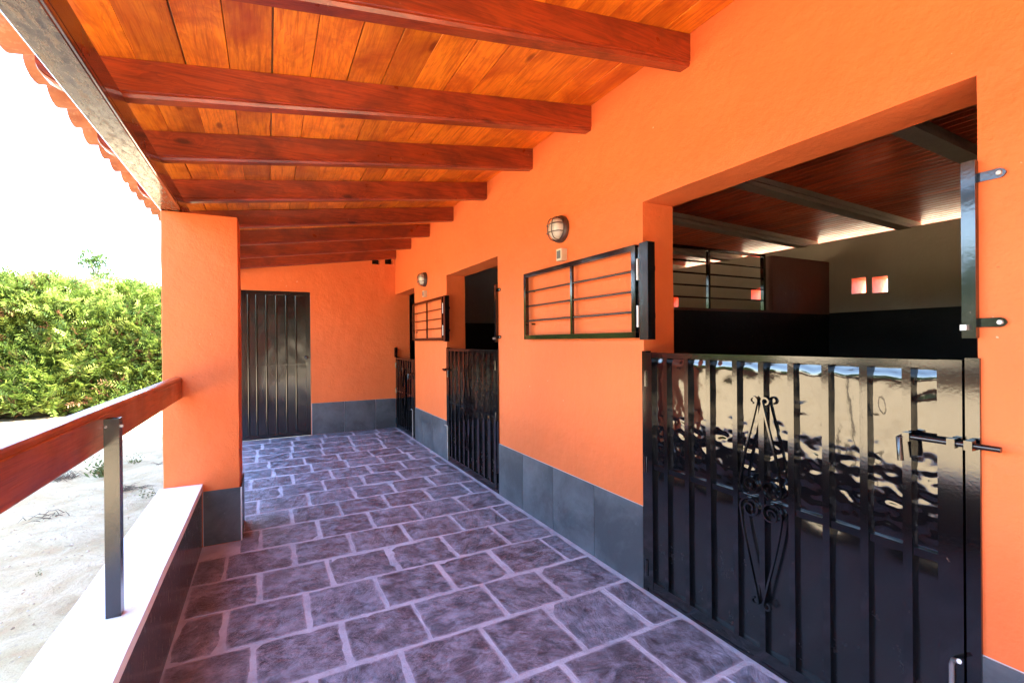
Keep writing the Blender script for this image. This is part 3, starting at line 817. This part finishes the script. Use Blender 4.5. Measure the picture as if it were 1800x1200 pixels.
def railing():
    root = empty('railing', (-.5, .6, .4), 'reddish varnished wooden rail on square black steel posts above the low white wall', 'railing')
    prof = [(-.478, .962), (-.478, 1.066), (-.4815, 1.069), (-.479, 1.073), (-.480, 1.081), (-.486, 1.0885), (-.494, 1.091), (-.524, 1.091), (-.534, 1.087), (-.539, 1.078), (-.539, .962), (-.534, .957), (-.483, .957)]
    bm = B(); ys = np.linspace(-1.178, 3.604, 50); rings = []
    for y in ys: rings.append([bm.verts.new((p[0], y, p[1]+.0022*mnoise.noise((y*1.6, p[1]*9, 2)))) for p in prof])
    for a, b in zip(rings, rings[1:]):
        for i in range(len(prof)): bm.faces.new([a[i], a[(i+1) % len(prof)], b[(i+1) % len(prof)], b[i]])
    bm.faces.new(rings[0]); bm.faces.new(rings[-1][::-1])
    obj('rail', bm, M['railwood'], root, smooth=True, angle=22)
    def post(y0):
        s = .0405; x0, x1 = -.4778, -.4778+s; y1 = y0+s; t = .003
        bm = B()
        o_ = [(x0, y0), (x1, y0), (x1, y1), (x0, y1)]; i_ = [(x0+t, y0+t), (x1-t, y0+t), (x1-t, y1-t), (x0+t, y1-t)]
        zt, zb, zi = 1.055, .4018, .90
        A = [bm.verts.new((*p, zb)) for p in o_]; T = [bm.verts.new((*p, zt)) for p in o_]; I = [bm.verts.new((*p, zt)) for p in i_]; D = [bm.verts.new((*p, zi)) for p in i_]
        for k_ in range(4):
            q = (k_+1) % 4
            bm.faces.new([A[k_], A[q], T[q], T[k_]]); bm.faces.new([T[k_], T[q], I[q], I[k_]]); bm.faces.new([I[k_], I[q], D[q], D[k_]])
        bm.faces.new(D); bm.faces.new(A[::-1])
        p = obj('post', bm, M['barpaint_smooth'], root, bevel=.0006, seg=1)
        bm = B(); tube(bm, [(x1-.001, y0+s*.5, 1.028), (x1+.007, y0+s*.5, 1.028)], .007, 6); obj('bolt', bm, M['metal'], p)
        bm = B(); tube(bm, [(x0+.006, y0+.0005, 1.030), (x0+.006, y0-.004, 1.030)], .004, 6); obj('bolt', bm, M['metal'], p)
    post(1.987); post(.1)
M['barpaint_smooth'] = paint('black_post_paint', (.005, .0045, .006), .20, .08, 80, wear=.15)
railing()

# ------------------------------------------------------------------ porch roof
def porch_roof():
    root = empty('porch_roof', (.5, 2.5, 2.6), 'sloping porch roof of varnished orange boards on dark red rafters, edged with clay tiles', 'roof')
    # main beam
    bm = B(); y0, y1 = YB, YE-.002
    x0, x1, z0, z1 = -.587, -.475, 2.133, 2.2345
    prof = [(x0+.004, z0), (x1-.012, z0), (x1-.009, z0+.003), (x1-.003, z0+.003), (x1, z0+.006), (x1, z0+.017), (x1-.003, z0+.020), (x1, z0+.023), (x1, z1), (x0, z1), (x0, z0+.004)]
    ys = np.linspace(y0, y1, 60); rings = []
    for y in ys: rings.append([bm.verts.new((p[0], y, p[1]+.0015*mnoise.noise((y*1.5, p[0]*20, 3)))) for p in prof])
    for a, b in zip(rings, rings[1:]):
        for i in range(len(prof)):
            f = bm.faces.new([a[i], a[(i+1) % len(prof)], b[(i+1) % len(prof)], b[i]]); f.material_index = 1 if i == 0 else 0
    bm.faces.new(rings[0]); bm.faces.new(rings[-1][::-1])
    obj('main_beam', bm, [M['beamwood'], M['beamunder']], root, smooth=True, angle=25)
    # rafters
    prof = [(0, 0), (.068, 0), (.068, -.122), (.064, -.126), (.066, -.134), (.060, -.146), (.008, -.146), (.002, -.134), (.004, -.126), (0, -.122)]
    for yr in (-1.59, -.86, -.04, .765, 1.553, 2.30, 3.005, 3.82, 4.67, 5.48, 6.30, 7.14):
        bm = B(); st = [(-.735, .050), (-.728, .072), (-.712, .094), (-.69, .112), (-.66, .127), (-.62, .139), (-.575, .146)]+[(x, .146) for x in np.linspace(-.4, W+.03, 12)]
        rings = []
        for x, dpt in st:
            rings.append([bm.verts.new((x, yr+p[0], zc(x)-.001+p[1]*dpt/.146+.0012*mnoise.noise((x*3, yr, p[1]*9)))) for p in prof])
        for a, b in zip(rings, rings[1:]):
            for i in range(len(prof)): bm.faces.new([a[i], a[(i+1) % len(prof)], b[(i+1) % len(prof)], b[i]])
        bm.faces.new(rings[0]); bm.faces.new(rings[-1][::-1])
        obj('rafter', bm, M['rafter'], root, smooth=True, angle=25)
    # boards
    n = 16; u0_ = -.752; pitch = (W-.001-u0_)/n
    for i in range(n):
        off = random.choice([0, 1])
        cuts = [YB]+[y for k_, y in enumerate([-.826, -.006, .80, 1.587, 2.334, 3.04, 3.854, 4.704, 5.514, 6.334]) if (k_+off) % 2 == 0]+[YE-.001]
        for a, b in zip(cuts, cuts[1:]):
            d = random.uniform(-.0035, .0035) if i not in (0, n-1) else 0
            xa = u0_+i*pitch+.0016+(d if i else 0); xb = u0_+(i+1)*pitch-.0016
            lift = random.uniform(0, .0015)
            bm = B(); cv = .0015
            P_ = [(xa, zc(xa)+cv), (xa+cv, zc(xa)), (xb-cv, zc(xb)), (xb, zc(xb)+cv), (xb, zc(xb)+.018), (xa, zc(xa)+.018)]
            prism(bm, [(p[0], p[1]+lift) for p in P_], None, 1, a+.0006, b-.0006)
            obj('plank', bm, M['plank'], root)
    bm = B(); prism(bm, [(-.752, zc(-.752)+.021), (W+WT+.1, zc(W+WT+.1)+.021), (W+WT+.1, zc(W+WT+.1)+.10), (-.752, zc(-.752)+.045)], None, 1, YB, YE+.5)
    obj('roof_deck', bm, M['slabedge'], root)
    # clay tiles at the eave: pans (hollow up) and covers (hollow down)
    def arc_tile(ymid, xa, xb, r, zoff, upcurve):
        bm = B(); n = 10; t = .012; ring = []
        for x, rr in ((xa, r), (xb, r*.86)):
            o_, i_ = [], []
            for k_ in range(n+1):
                a = math.pi*k_/n
                dz = -math.sin(a)*rr*.62 if upcurve else math.sin(a)*rr*.62
                dy = math.cos(a)*rr
                dzi = -math.sin(a)*(rr-t)*.62 if upcurve else math.sin(a)*(rr-t)*.62
                o_.append(bm.verts.new((x, ymid+dy, zc(x)+zoff+dz))); i_.append(bm.verts.new((x, ymid+math.cos(a)*(rr-t), zc(x)+zoff+dzi)))
            ring.append((o_, i_))
        (o0, i0), (o1, i1) = ring
        for k_ in range(n):
            bm.faces.new([o0[k_], o0[k_+1], o1[k_+1], o1[k_]]); bm.faces.new([i0[k_], i0[k_+1], i1[k_+1], i1[k_]])
            bm.faces.new([o0[k_], o0[k_+1], i0[k_+1], i0[k_]]); bm.faces.new([o1[k_], o1[k_+1], i1[k_+1], i1[k_]])
        for k_ in (0, n): bm.faces.new([o0[k_], i0[k_], i1[k_], o1[k_]])
        return bm
    pitch = .232
    pan = obj('roof_tile', arc_tile(.10, -.855, -.36, .098, .108, True), M['terracotta'], root, smooth=True, angle=50)
    cov = obj('roof_tile', arc_tile(.10+pitch/2, -.845, -.36, .082, .098, False), M['terracotta'], root, smooth=True, angle=50)
    for k_ in range(-7, 32):
        for s_ in (pan, cov):
            if k_ == 0: continue
            c = s_.copy(); COL.objects.link(c); c.location = Vector(s_.location)+Vector((random.uniform(-.008, .008), k_*pitch+random.uniform(-.006, .006), random.uniform(-.003, .003)))
            c.rotation_euler = (0, 0, random.uniform(-.02, .02))
porch_roof()

# ------------------------------------------------------------------ stalls behind the wall
XI = W+WT
def zs(x): return 2.445-.034*(x-XI)      # underside of the stall boards
def stalls():
    tag(obj('stall_floor', bx(XI, XB+.2, YB, 9.5, GZ-.3, -.03), M['earth'], origin=(0, 0, 0)), kind='structure')
    root = empty('stall_back_wall', (XB, 3, 0), 'cream back wall of the stalls with square air holes and a black painted lower half', 'wall')
    holes = [(2.418, 2.540, 1.722, 1.868), (2.243, 2.366, 1.714, 1.860), (3.466, 3.606, 1.745, 1.878), (4.70, 4.82, 1.745, 1.885), (4.87, 4.99, 1.745, 1.885), (.9, 1.03, 1.72, 1.86), (.72, .85, 1.72, 1.86)]
    bm = B(); wallgrid(bm, YB, 9.5, -.05, 2.262, holes, XB, XB+.27, 'x')
    es = [e for e in bm.edges if len(e.link_faces) == 2 and e.calc_face_angle(0) > R(60)]
    bmesh.ops.bevel(bm, geom=es, offset=.006, segments=2, affect='EDGES')
    for f in bm.faces:
        c = f.calc_center_median()
        if XB+.004 < c.x < XB+.266: f.material_index = 1 if c.z < 2.2 else 0
    obj('plaster_face', bm, [M['cream'], M['orange']], root, smooth=True, angle=40)
    obj('black_dado', bx(XB-.004, XB-.0005, YB, 9.5, -.03, 1.548), M['blackwall'], root)
    # partitions
    p = empty('stall_partition', (3.5, 2.74, 0), 'black half wall with a pinkish plaster pier and an iron grille between the first two stalls', 'wall')
    obj('half_wall', bx(XI, XB-.005, 2.745, 2.845, -.03, 1.535), M['blackwall'], p, bevel=.004)
    obj('plaster_cap', bx(XI, 4.105, 2.741, 2.849, 1.5352, 1.556), M['pinkplaster'], p, bevel=.003)
    obj('plaster_pier', bx(4.108, XB-.001, 2.743, 2.847, 1.5355, 2.058), M['pinkplaster'], p, bevel=.004)
    bm = B(); y = 2.795
    fr = obj('grille_frame', (lambda b: (box(b, 4.03, 4.062, y-.016, y+.016, 1.557, 2.072), box(b, XI+.002, XI+.03, y-.016, y+.016, 1.557, 2.072), box(b, XI+.031, 4.029, y-.014, y+.014, 2.045, 2.068), b)[-1])(bm), M['barpaint'], p, bevel=.002)
    for x in (3.325, 2.64): obj('grille_upright', bx(x-.013, x+.013, y-.012, y+.012, 1.557, 2.044), M['barpaint'], fr)
    for z in (1.648, 1.748, 1.848, 1.948):
        bm = B(); tube(bm, [(XI+.03, y, z), (4.03, y, z)], .0075, 8); obj('grille_bar', bm, M['barpaint'], fr, smooth=True, angle=60)
    p = empty('stall_partition', (3.5, 5.8, 0), 'full height grey partition wall inside the second stall, black in its lower half', 'wall')
    obj('plaster_face', bx(XI, XB-.005, 5.80, 5.90, 1.54, 2.28), M['greywall'], p)
    obj('black_dado', bx(XI, XB-.005, 5.797, 5.903, -.03, 1.539), M['blackwall'], p)
    p = empty('stall_partition', (3.5, -.4, 0), 'cream partition wall closing the nearest stall on the camera side', 'wall')
    obj('plaster_face', bx(XI, XB-.005, -.45, -.35, 1.54, 2.28), M['cream'], p)
    obj('black_dado', bx(XI, XB-.005, -.455, -.345, -.03, 1.539), M['blackwall'], p)
    p = empty('gable_wall', (3.5, YB, 0), 'outer gable wall closing the stalls behind the viewer', 'wall')
    obj('plaster_face', bx(XI+.002, XB-.002, YB, YB+.15, -.1, 2.27), M['orange'], p)
    p = empty('stall_partition', (3.5, 9.4, 0), 'far end wall of the last stall', 'wall')
    obj('plaster_face', bx(XI, XB-.005, 9.35, 9.45, -.03, 2.5), M['greywall'], p)
    p = empty('rear_wall_of_third_stall', (W, 8.4, 0), 'inner continuation of the stable wall beyond the end wall', 'wall')
    obj('plaster_face', bx(W, XI, YE+.23, 9.5, -.03, 2.6), M['greywall'], p)
    # ceiling
    root = empty('stall_ceiling', (3.5, 3, 2.4), 'dark red beaded board ceiling on concrete joists over the stalls', 'ceiling')
    n = 52; x0, x1 = XI, XB+.55; pt = (x1-x0)/n
    first = None
    for i in range(n):
        xa = x0+i*pt; o = None
        if first is None:
            bm = B(); prism(bm, [(.0015, .0025), (.004, 0), (pt-.0035, 0), (pt-.001, .0025), (pt-.001, .016), (.0015, .016)], None, 1, YB, 9.5)
            first = obj('ceiling_board', bm, M['stallboard'], root, origin=(0, 0, 0)); o = first
        else: o = first.copy(); COL.objects.link(o)
        o.location = Vector((xa, 0, zs(xa)))-wloc(root)
    bm = B(); prism(bm, [(x0-.05, zs(x0)+.017), (x1, zs(x1)+.017), (x1, zs(x1)+.07), (x0-.05, zs(x0)+.34)], None, 1, YB, 9.5)
    obj('roof_slab', bm, M['slabedge'], root)
    prof = [(-.048, -.090), (.048, -.090), (.048, -.062), (.022, -.040), (.020, -.001), (-.020, -.001), (-.022, -.040), (-.048, -.062)]
    first = None
    for y in (-1.5, -.62, .28, 1.19, 2.11, 3.01, 3.92, 4.82, 5.72, 6.64, 7.5, 8.4):
        if first is None:
            bm = B(); rings = []
            for x in np.linspace(XI-.03, XB+.25, 14): rings.append([bm.verts.new((x, p[0]+.002*mnoise.noise((x*4, p[0]*30, 1)), zs(x)+p[1]+.002*mnoise.noise((x*4, p[1]*30, 7)))) for p in prof])
            for a, b in zip(rings, rings[1:]):
                for i in range(len(prof)): bm.faces.new([a[i], a[(i+1) % 8], b[(i+1) % 8], b[i]])
            bm.faces.new(rings[0]); bm.faces.new(rings[-1][::-1])
            first = obj('concrete_joist', bm, M['concrete'], root, origin=(0, 0, 0)); o = first
        else: o = first.copy(); COL.objects.link(o)
        o.location = Vector((0, y, 0))-wloc(root)
stalls()

# ------------------------------------------------------------------ lower gates
def gate(y0, y1, ztop, hinge_high_y, label, scale_detail=1.0, seedv=0):
    """closed sheet metal half gate in the opening y0..y1; hinge side = high y if hinge_high_y"""
    root = empty('stable_gate', (W, (y0+y1)/2, 0), label, 'gate', 'lower stable gates')
    Wd = y1-y0
    Y = (lambda s: y0+s) if hinge_high_y else (lambda s: y1-s)      # s = 0 on the latch side
    def sb(bm, s0, s1, x0, x1, z0, z1):
        a, b = Y(s0), Y(s1); box(bm, x0, x1, min(a, b), max(a, b), z0, z1)
    k = ztop/1.235
    FX = W-.006
    bm = B()      # fixed angle frame round the opening
    sb(bm, -.005, .026, FX-.004, FX+.03, .004, ztop+.006); obj('gate_jamb', bm, M['barpaint'], root, bevel=.003)
    bm = B(); sb(bm, Wd-.026, Wd+.004, FX-.004, FX+.03, .004, ztop+.006); obj('gate_jamb', bm, M['barpaint'], root, bevel=.003)
    bm = B()      # leaf frame
    sb(bm, .030, .086, FX-.010, FX+.028, .030, ztop); sb(bm, Wd-.070, Wd-.030, FX-.010, FX+.028, .030, ztop)
    sb(bm, .0865, Wd-.0705, FX-.008, FX+.028, ztop-.026, ztop-.001); sb(bm, .0865, Wd-.0705, FX-.008, FX+.028, .031, .072)
    obj('gate_frame', bm, M['barpaint'], root, bevel=.0035)
    bm = B(); sb(bm, .026, Wd-.026, FX+.0, FX+.035, .001, .028); obj('sill_bar', bm, M['barpaint'], root, bevel=.002)
    ribs = [.159, .275, .393, .514, .632, .749, .882, 1.003, 1.132]
    ribs = [r*Wd/1.291 for r in ribs]
    for r in ribs:
        bm = B(); sb(bm, r-.0115, r+.0115, FX-.009, FX+.016, .070, ztop-.0265); obj('gate_rib', bm, M['barpaint'], root, bevel=.002, seg=1)
    edges = [.086]+ribs+[Wd-.070]
    mb = .655*k
    for a, b in zip(edges, edges[1:]):
        if b-a < .03: continue
        bm = B(); sb(bm, a+.0122 if a != edges[0] else a+.001, b-.0122 if b != edges[-1] else b-.001, FX-.003, FX+.016, mb-.012, mb+.012); obj('cross_bar', bm, M['barpaint'], root, bevel=.0015, seg=1)
    # dented sheet
    nu, nv = 170, 190; V = []; bm = B()
    s0, s1, z0, z1 = .080, Wd-.065, .06, ztop-.02
    def sstep(a, b, t): t = min(1, max(0, (t-a)/(b-a))); return t*t*(3-2*t)
    for i in range(nu+1):
        s = s0+(s1-s0)*i/nu; row = []
        # pillow between ribs
        lo = max([e for e in edges if e <= s+1e-6], default=edges[0]); hi = min([e for e in edges if e > s+1e-6], default=edges[-1])
        t = (s-lo)/max(.01, hi-lo); pil = math.sin(math.pi*min(1, max(0, t)))
        for j in range(nv+1):
            z = z0+(z1-z0)*j/nv; zz = z/k
            q = (s*1.0+seedv*9.1, zz)
            d = -.0016*pil*(.5+.5*mnoise.noise((lo*9+seedv, zz*3, 2)))
            d += .0030*mnoise.noise((q[0]*3.0, zz*2.6, 4+seedv)) + .0016*mnoise.noise((q[0]*8, zz*7, 7))
            band = sstep(.64, .74, zz)*(1-sstep(.84, 1.04, zz))
            dn = mnoise.noise((q[0]*34, zz*40, 11)); dn2 = mnoise.noise((q[0]*17, zz*30, 21))
            d += band*(.0012*max(0, dn-.05)+.0030*max(0, dn2-.1)+.0013*mnoise.noise((q[0]*13, zz*18, 77))+.0009*mnoise.noise((q[0]*46, zz*40, 31)))
            up_d = mnoise.noise((q[0]*14, zz*12, 61)); d += .0034*max(0, up_d-.30)*sstep(.85, 1.0, zz) + .0006*mnoise.noise((q[0]*22, zz*18, 91))*sstep(.8, .95, zz)
            # the sheet is pulled back under the top bar and bellied out below the cross bar
            e = max(0, zz-1.168-.010*mnoise.noise((q[0]*19, 3, 3))); d += .145*e*min(1, e/.03)
            e = max(0, min(zz, .640)-.575); d += max(0, .6+1.3*mnoise.noise((q[0]*6+2, zz*3, 8)))*(.085*e*e/.065)*(1 if zz <= .640 else max(0, 1-(zz-.64)/.03))
            row.append(bm.verts.new((FX+.010+d, Y(s), z)))
        V.append(row)
    for i in range(nu):
        for j in range(nv): bm.faces.new([V[i][j], V[i+1][j], V[i+1][j+1], V[i][j+1]])
    obj('sheet_panel', bm, M['gatepaint'], root, smooth=True, angle=80)
    # scroll work
    cs = ribs[4]
    for sg in (1, -1):
        for u in (1, -1):
            pts = scroll_half(sg, u, cs, .670*k, .096, .385*k if u > 0 else .41*k, .044, .004)
            bm = B(); tube(bm, [(FX-.0165, Y(p[0]), p[1]) for p in pts], 0, flat=(.011, .007))
            obj('scroll', bm, M['barpaint'], root)
    # sliding bolt
    zb = 1.003*k; xb = FX-.030
    bolt = empty('bolt', (0, 0, 0)); bolt.parent = root; bolt.location = Vector((xb, Y(.05), zb))-wloc(root)
    bm = B(); tube(bm, [(xb, Y(-.055), zb), (xb, Y(.158), zb)], .0078, 10); tube(bm, [(xb, Y(.155), zb+.002), (xb-.012, Y(.166), zb-.004), (xb-.016, Y(.160), zb-.072)], .0085, 8)
    obj('bolt_rod', bm, M['barpaint_smooth'], bolt, smooth=True, angle=50)
    for s_, h_ in ((.150, .011), (.045, .012), (.008, .016)):
        bm = B(); sb(bm, s_-.009, s_+.009, xb-.012, xb+.013, zb-.013, zb+.013); sb(bm, s_-.006, s_+.006, xb+.013, FX-.009, zb-h_, zb+h_)
        obj('bolt_bracket', bm, M['barpaint'], bolt, bevel=.002)
    # hinges
    for z in (1.10*k, .66*k, .13*k):
        bm = B(); tube(bm, [(FX-.010, Y(Wd-.028), z-.04), (FX-.010, Y(Wd-.028), z+.04)], .0085, 10); obj('hinge', bm, M['barpaint'], root, smooth=True, angle=50)
    bm = B(); tube(bm, [(FX-.016, Y(.055), .02), (FX-.016, Y(.055), .37), (FX-.020, Y(.050), .388), (FX-.040, Y(.030), .402)], .0065, 8); obj('drop_bolt', bm, M['metal'], root, smooth=True, angle=50)
    return root
gate(.567, 1.872, 1.235, True, 'nearest and largest black half gate, sheet full of dents mirroring the bright yard', seedv=0)
gate(3.615, 4.905, 1.225, False, 'middle black half gate between two orange wall stretches, its bolt sticking out on the left', seedv=1)
gate(6.175, 7.195, 1.065, True, 'farthest and lowest black half gate, in the corner beside the end wall', seedv=2)

# ------------------------------------------------------------------ folded window grilles
def grille():
    root = empty('door_grille', (1.70, 2.45, 1.30), 'black iron grille folded back on the wall under the nearer round lamp', 'grille', 'grilles folded back against the wall')
    X0, X1 = 1.690, 1.716; ya, yb, z0, z1 = 1.876, 3.072, 1.309, 1.791
    bm = B(); box(bm, X0, X1, ya, yb, z1-.030, z1); box(bm, X0, X1, ya, yb, z0, z0+.030)
    f = obj('grille_frame', bm, M['barpaint'], root, bevel=.0025)
    obj('grille_stile', bx(X0-.001, X1+.001, ya, ya+.030, z0+.0305, z1-.0305), M['barpaint'], root, bevel=.0025)
    obj('grille_stile', bx(X0-.001, X1+.001, yb-.030, yb, z0+.0305, z1-.0305), M['barpaint'], root, bevel=.0025)
    obj('grille_upright', bx(X0+.003, X0+.019, 2.452, 2.472, z0+.0305, z1-.0305), M['barpaint'], root, bevel=.0015, seg=1)
    for z in (1.444, 1.551, 1.657):
        bm = B(); tube(bm, [(X0+.012, ya+.028, z), (X0+.012, yb-.028, z)], .0062, 8); obj('grille_bar', bm, M['barpaint'], root, smooth=True, angle=60)
    hp = obj('hinge_post', bx(1.690, 1.738, 1.785, 1.846, 1.300, 1.792), M['barpaint_smooth'], root, bevel=.003)
    obj('hinge_leaf', bx(1.700, 1.722, 1.8462, 1.8758, 1.335, 1.775), M['barpaint'], root)
    for z in (1.42, 1.66):
        bm = B(); tube(bm, [(1.694, 1.861, z-.055), (1.694, 1.861, z+.055)], .0085, 10); obj('hinge', bm, M['metal'], root, smooth=True, angle=50)
    for z in (1.42, 1.66):
        bm = B(); box(bm, 1.7385, 1.75, 1.795, 1.87, z-.012, z+.012); obj('wall_lug', bm, M['barpaint'], root)
    for z in (1.42, 1.66):
        bm = B(); tube(bm, [(1.7135, yb-.08, z), (W+.004, yb-.08, z)], .006, 6); obj('stand_off', bm, M['barpaint'], root)
    return root
g1 = grille()
g2 = dup(g1, (0, 3.035, 0)); g2['label'] = 'black iron grille folded back on the far wall strip between the second and third gates'

def latch_post():
    root = empty('latch_post', (1.745, .59, 1.3), 'short black latch bar on two bolted lugs at the right edge of the nearest opening', 'latch', 'latch bars at the doorway edges')
    obj('latch_bar', bx(1.717, 1.7385, .564, .594, 1.296, 1.782), M['barpaint'], root, bevel=.003)
    for z in (1.735, 1.338):
        bm = B(); pts = [(.5636, z-.012), (.5636, z+.012), (.520, z+.013), (.513, z+.010), (.5085, z+.004), (.5075, z), (.5085, z-.004), (.513, z-.010), (.520, z-.013)]
        prism(bm, pts, None, 0, 1.7335, 1.7395); l = obj('lug', bm, M['barpaint'], root, bevel=.001, seg=1)
        bm = B(); tube(bm, [(1.7335, .521, z), (1.7285, .521, z)], [.0075, .0055], 12); obj('bolt_head', bm, M['metal'], l, smooth=True, angle=50)
    obj('catch', bx(1.700, 1.7168, .578, .592, 1.318, 1.333), M['metal'], root, bevel=.002)
    return root
l1 = latch_post()
l2 = dup(l1, (0, 3.048, -.005)); l2['label'] = 'short black steel latch bar on lugs at the right edge of the middle opening'
bm = B(); box(bm, 1.712, 1.748, 7.165, 7.205, 1.07, 1.215)
tag(obj('gate_stop', bm, M['barpaint'], bevel=.003), 'short black steel stub standing above the far gate in the wall corner', 'gate stop')

# ------------------------------------------------------------------ bulkhead lamps and switches
def lamp():
    yc, z = 2.632, 2.034
    root = empty('wall_lamp', (W, yc, z), 'round caged bulkhead lamp on the orange wall, the nearer of the two', 'lamp', 'caged bulkhead lamps')
    def disc_tube(bm, stations, ry=1.0, n=36):
        rings = []
        for x, r_ in stations: rings.append([bm.verts.new((W-x, yc+ry*r_*math.cos(2*math.pi*k_/n), z+r_*math.sin(2*math.pi*k_/n))) for k_ in range(n)])
        for a, b in zip(rings, rings[1:]):
            for k_ in range(n): bm.faces.new([a[k_], a[(k_+1) % n], b[(k_+1) % n], b[k_]])
        bm.faces.new(rings[0]); bm.faces.new(rings[-1][::-1])
    bm = B(); disc_tube(bm, [(-.001, .088), (.012, .090), (.026, .088), (.034, .080)]); obj('lamp_base', bm, M['brownbase'], root, smooth=True, angle=40)
    bm = B(); disc_tube(bm, [(.0345, .070), (.050, .069), (.068, .060), (.080, .044), (.087, .022), (.089, .003)]); obj('lamp_glass', bm, M['lampglass'], root, smooth=True, angle=80)
    def hoop(off, horiz):
        pts = []
        rr = math.sqrt(max(0, .078**2-off**2))
        for i in range(17):
            a = math.pi*i/16; q = rr*math.cos(a); d = .034+.066*(math.sin(a)**.55)*(rr/.078)
            pts.append((W-d, yc+(q if horiz else off), z+(off if horiz else q)))
        bm = B(); tube(bm, pts, .0032, 6); obj('cage_wire', bm, M['brownbase'], cage, smooth=True, angle=60)
    bm = B(); pts = [(W-.036, yc+.078*math.cos(a), z+.078*math.sin(a)) for a in np.linspace(0, 2*math.pi, 33)[:-1]]; tube(bm, pts, .0045, 6, closed=True)
    cage = obj('cage', bm, M['brownbase'], root, smooth=True, angle=60)
    hoop(.026, True); hoop(-.026, True); hoop(.024, False); hoop(-.024, False)
    return root
lp1 = lamp(); lp2 = dup(lp1, (0, 3.045, .030)); lp2['label'] = 'round caged bulkhead lamp farther along the wall, above the farther grille'
def switch():
    yc, z = 2.600, 1.860
    root = empty('light_switch', (W, yc, z), 'small ivory switch box with grey rocker under the nearer caged lamp', 'switch', 'switch boxes under the lamps')
    obj('switch_box', bx(W-.046, W-.0005, yc-.030, yc+.030, z-.040, z+.037), M['ivory'], root, bevel=.004)
    obj('rocker', bx(W-.0495, W-.0462, yc-.019, yc+.021, z-.026, z+.024), M['greyplastic'], root, bevel=.0015, seg=1)
    return root
s1 = switch(); s2 = dup(s1, (0, 3.03, .025)); s2['label'] = 'small ivory switch box under the farther caged lamp'
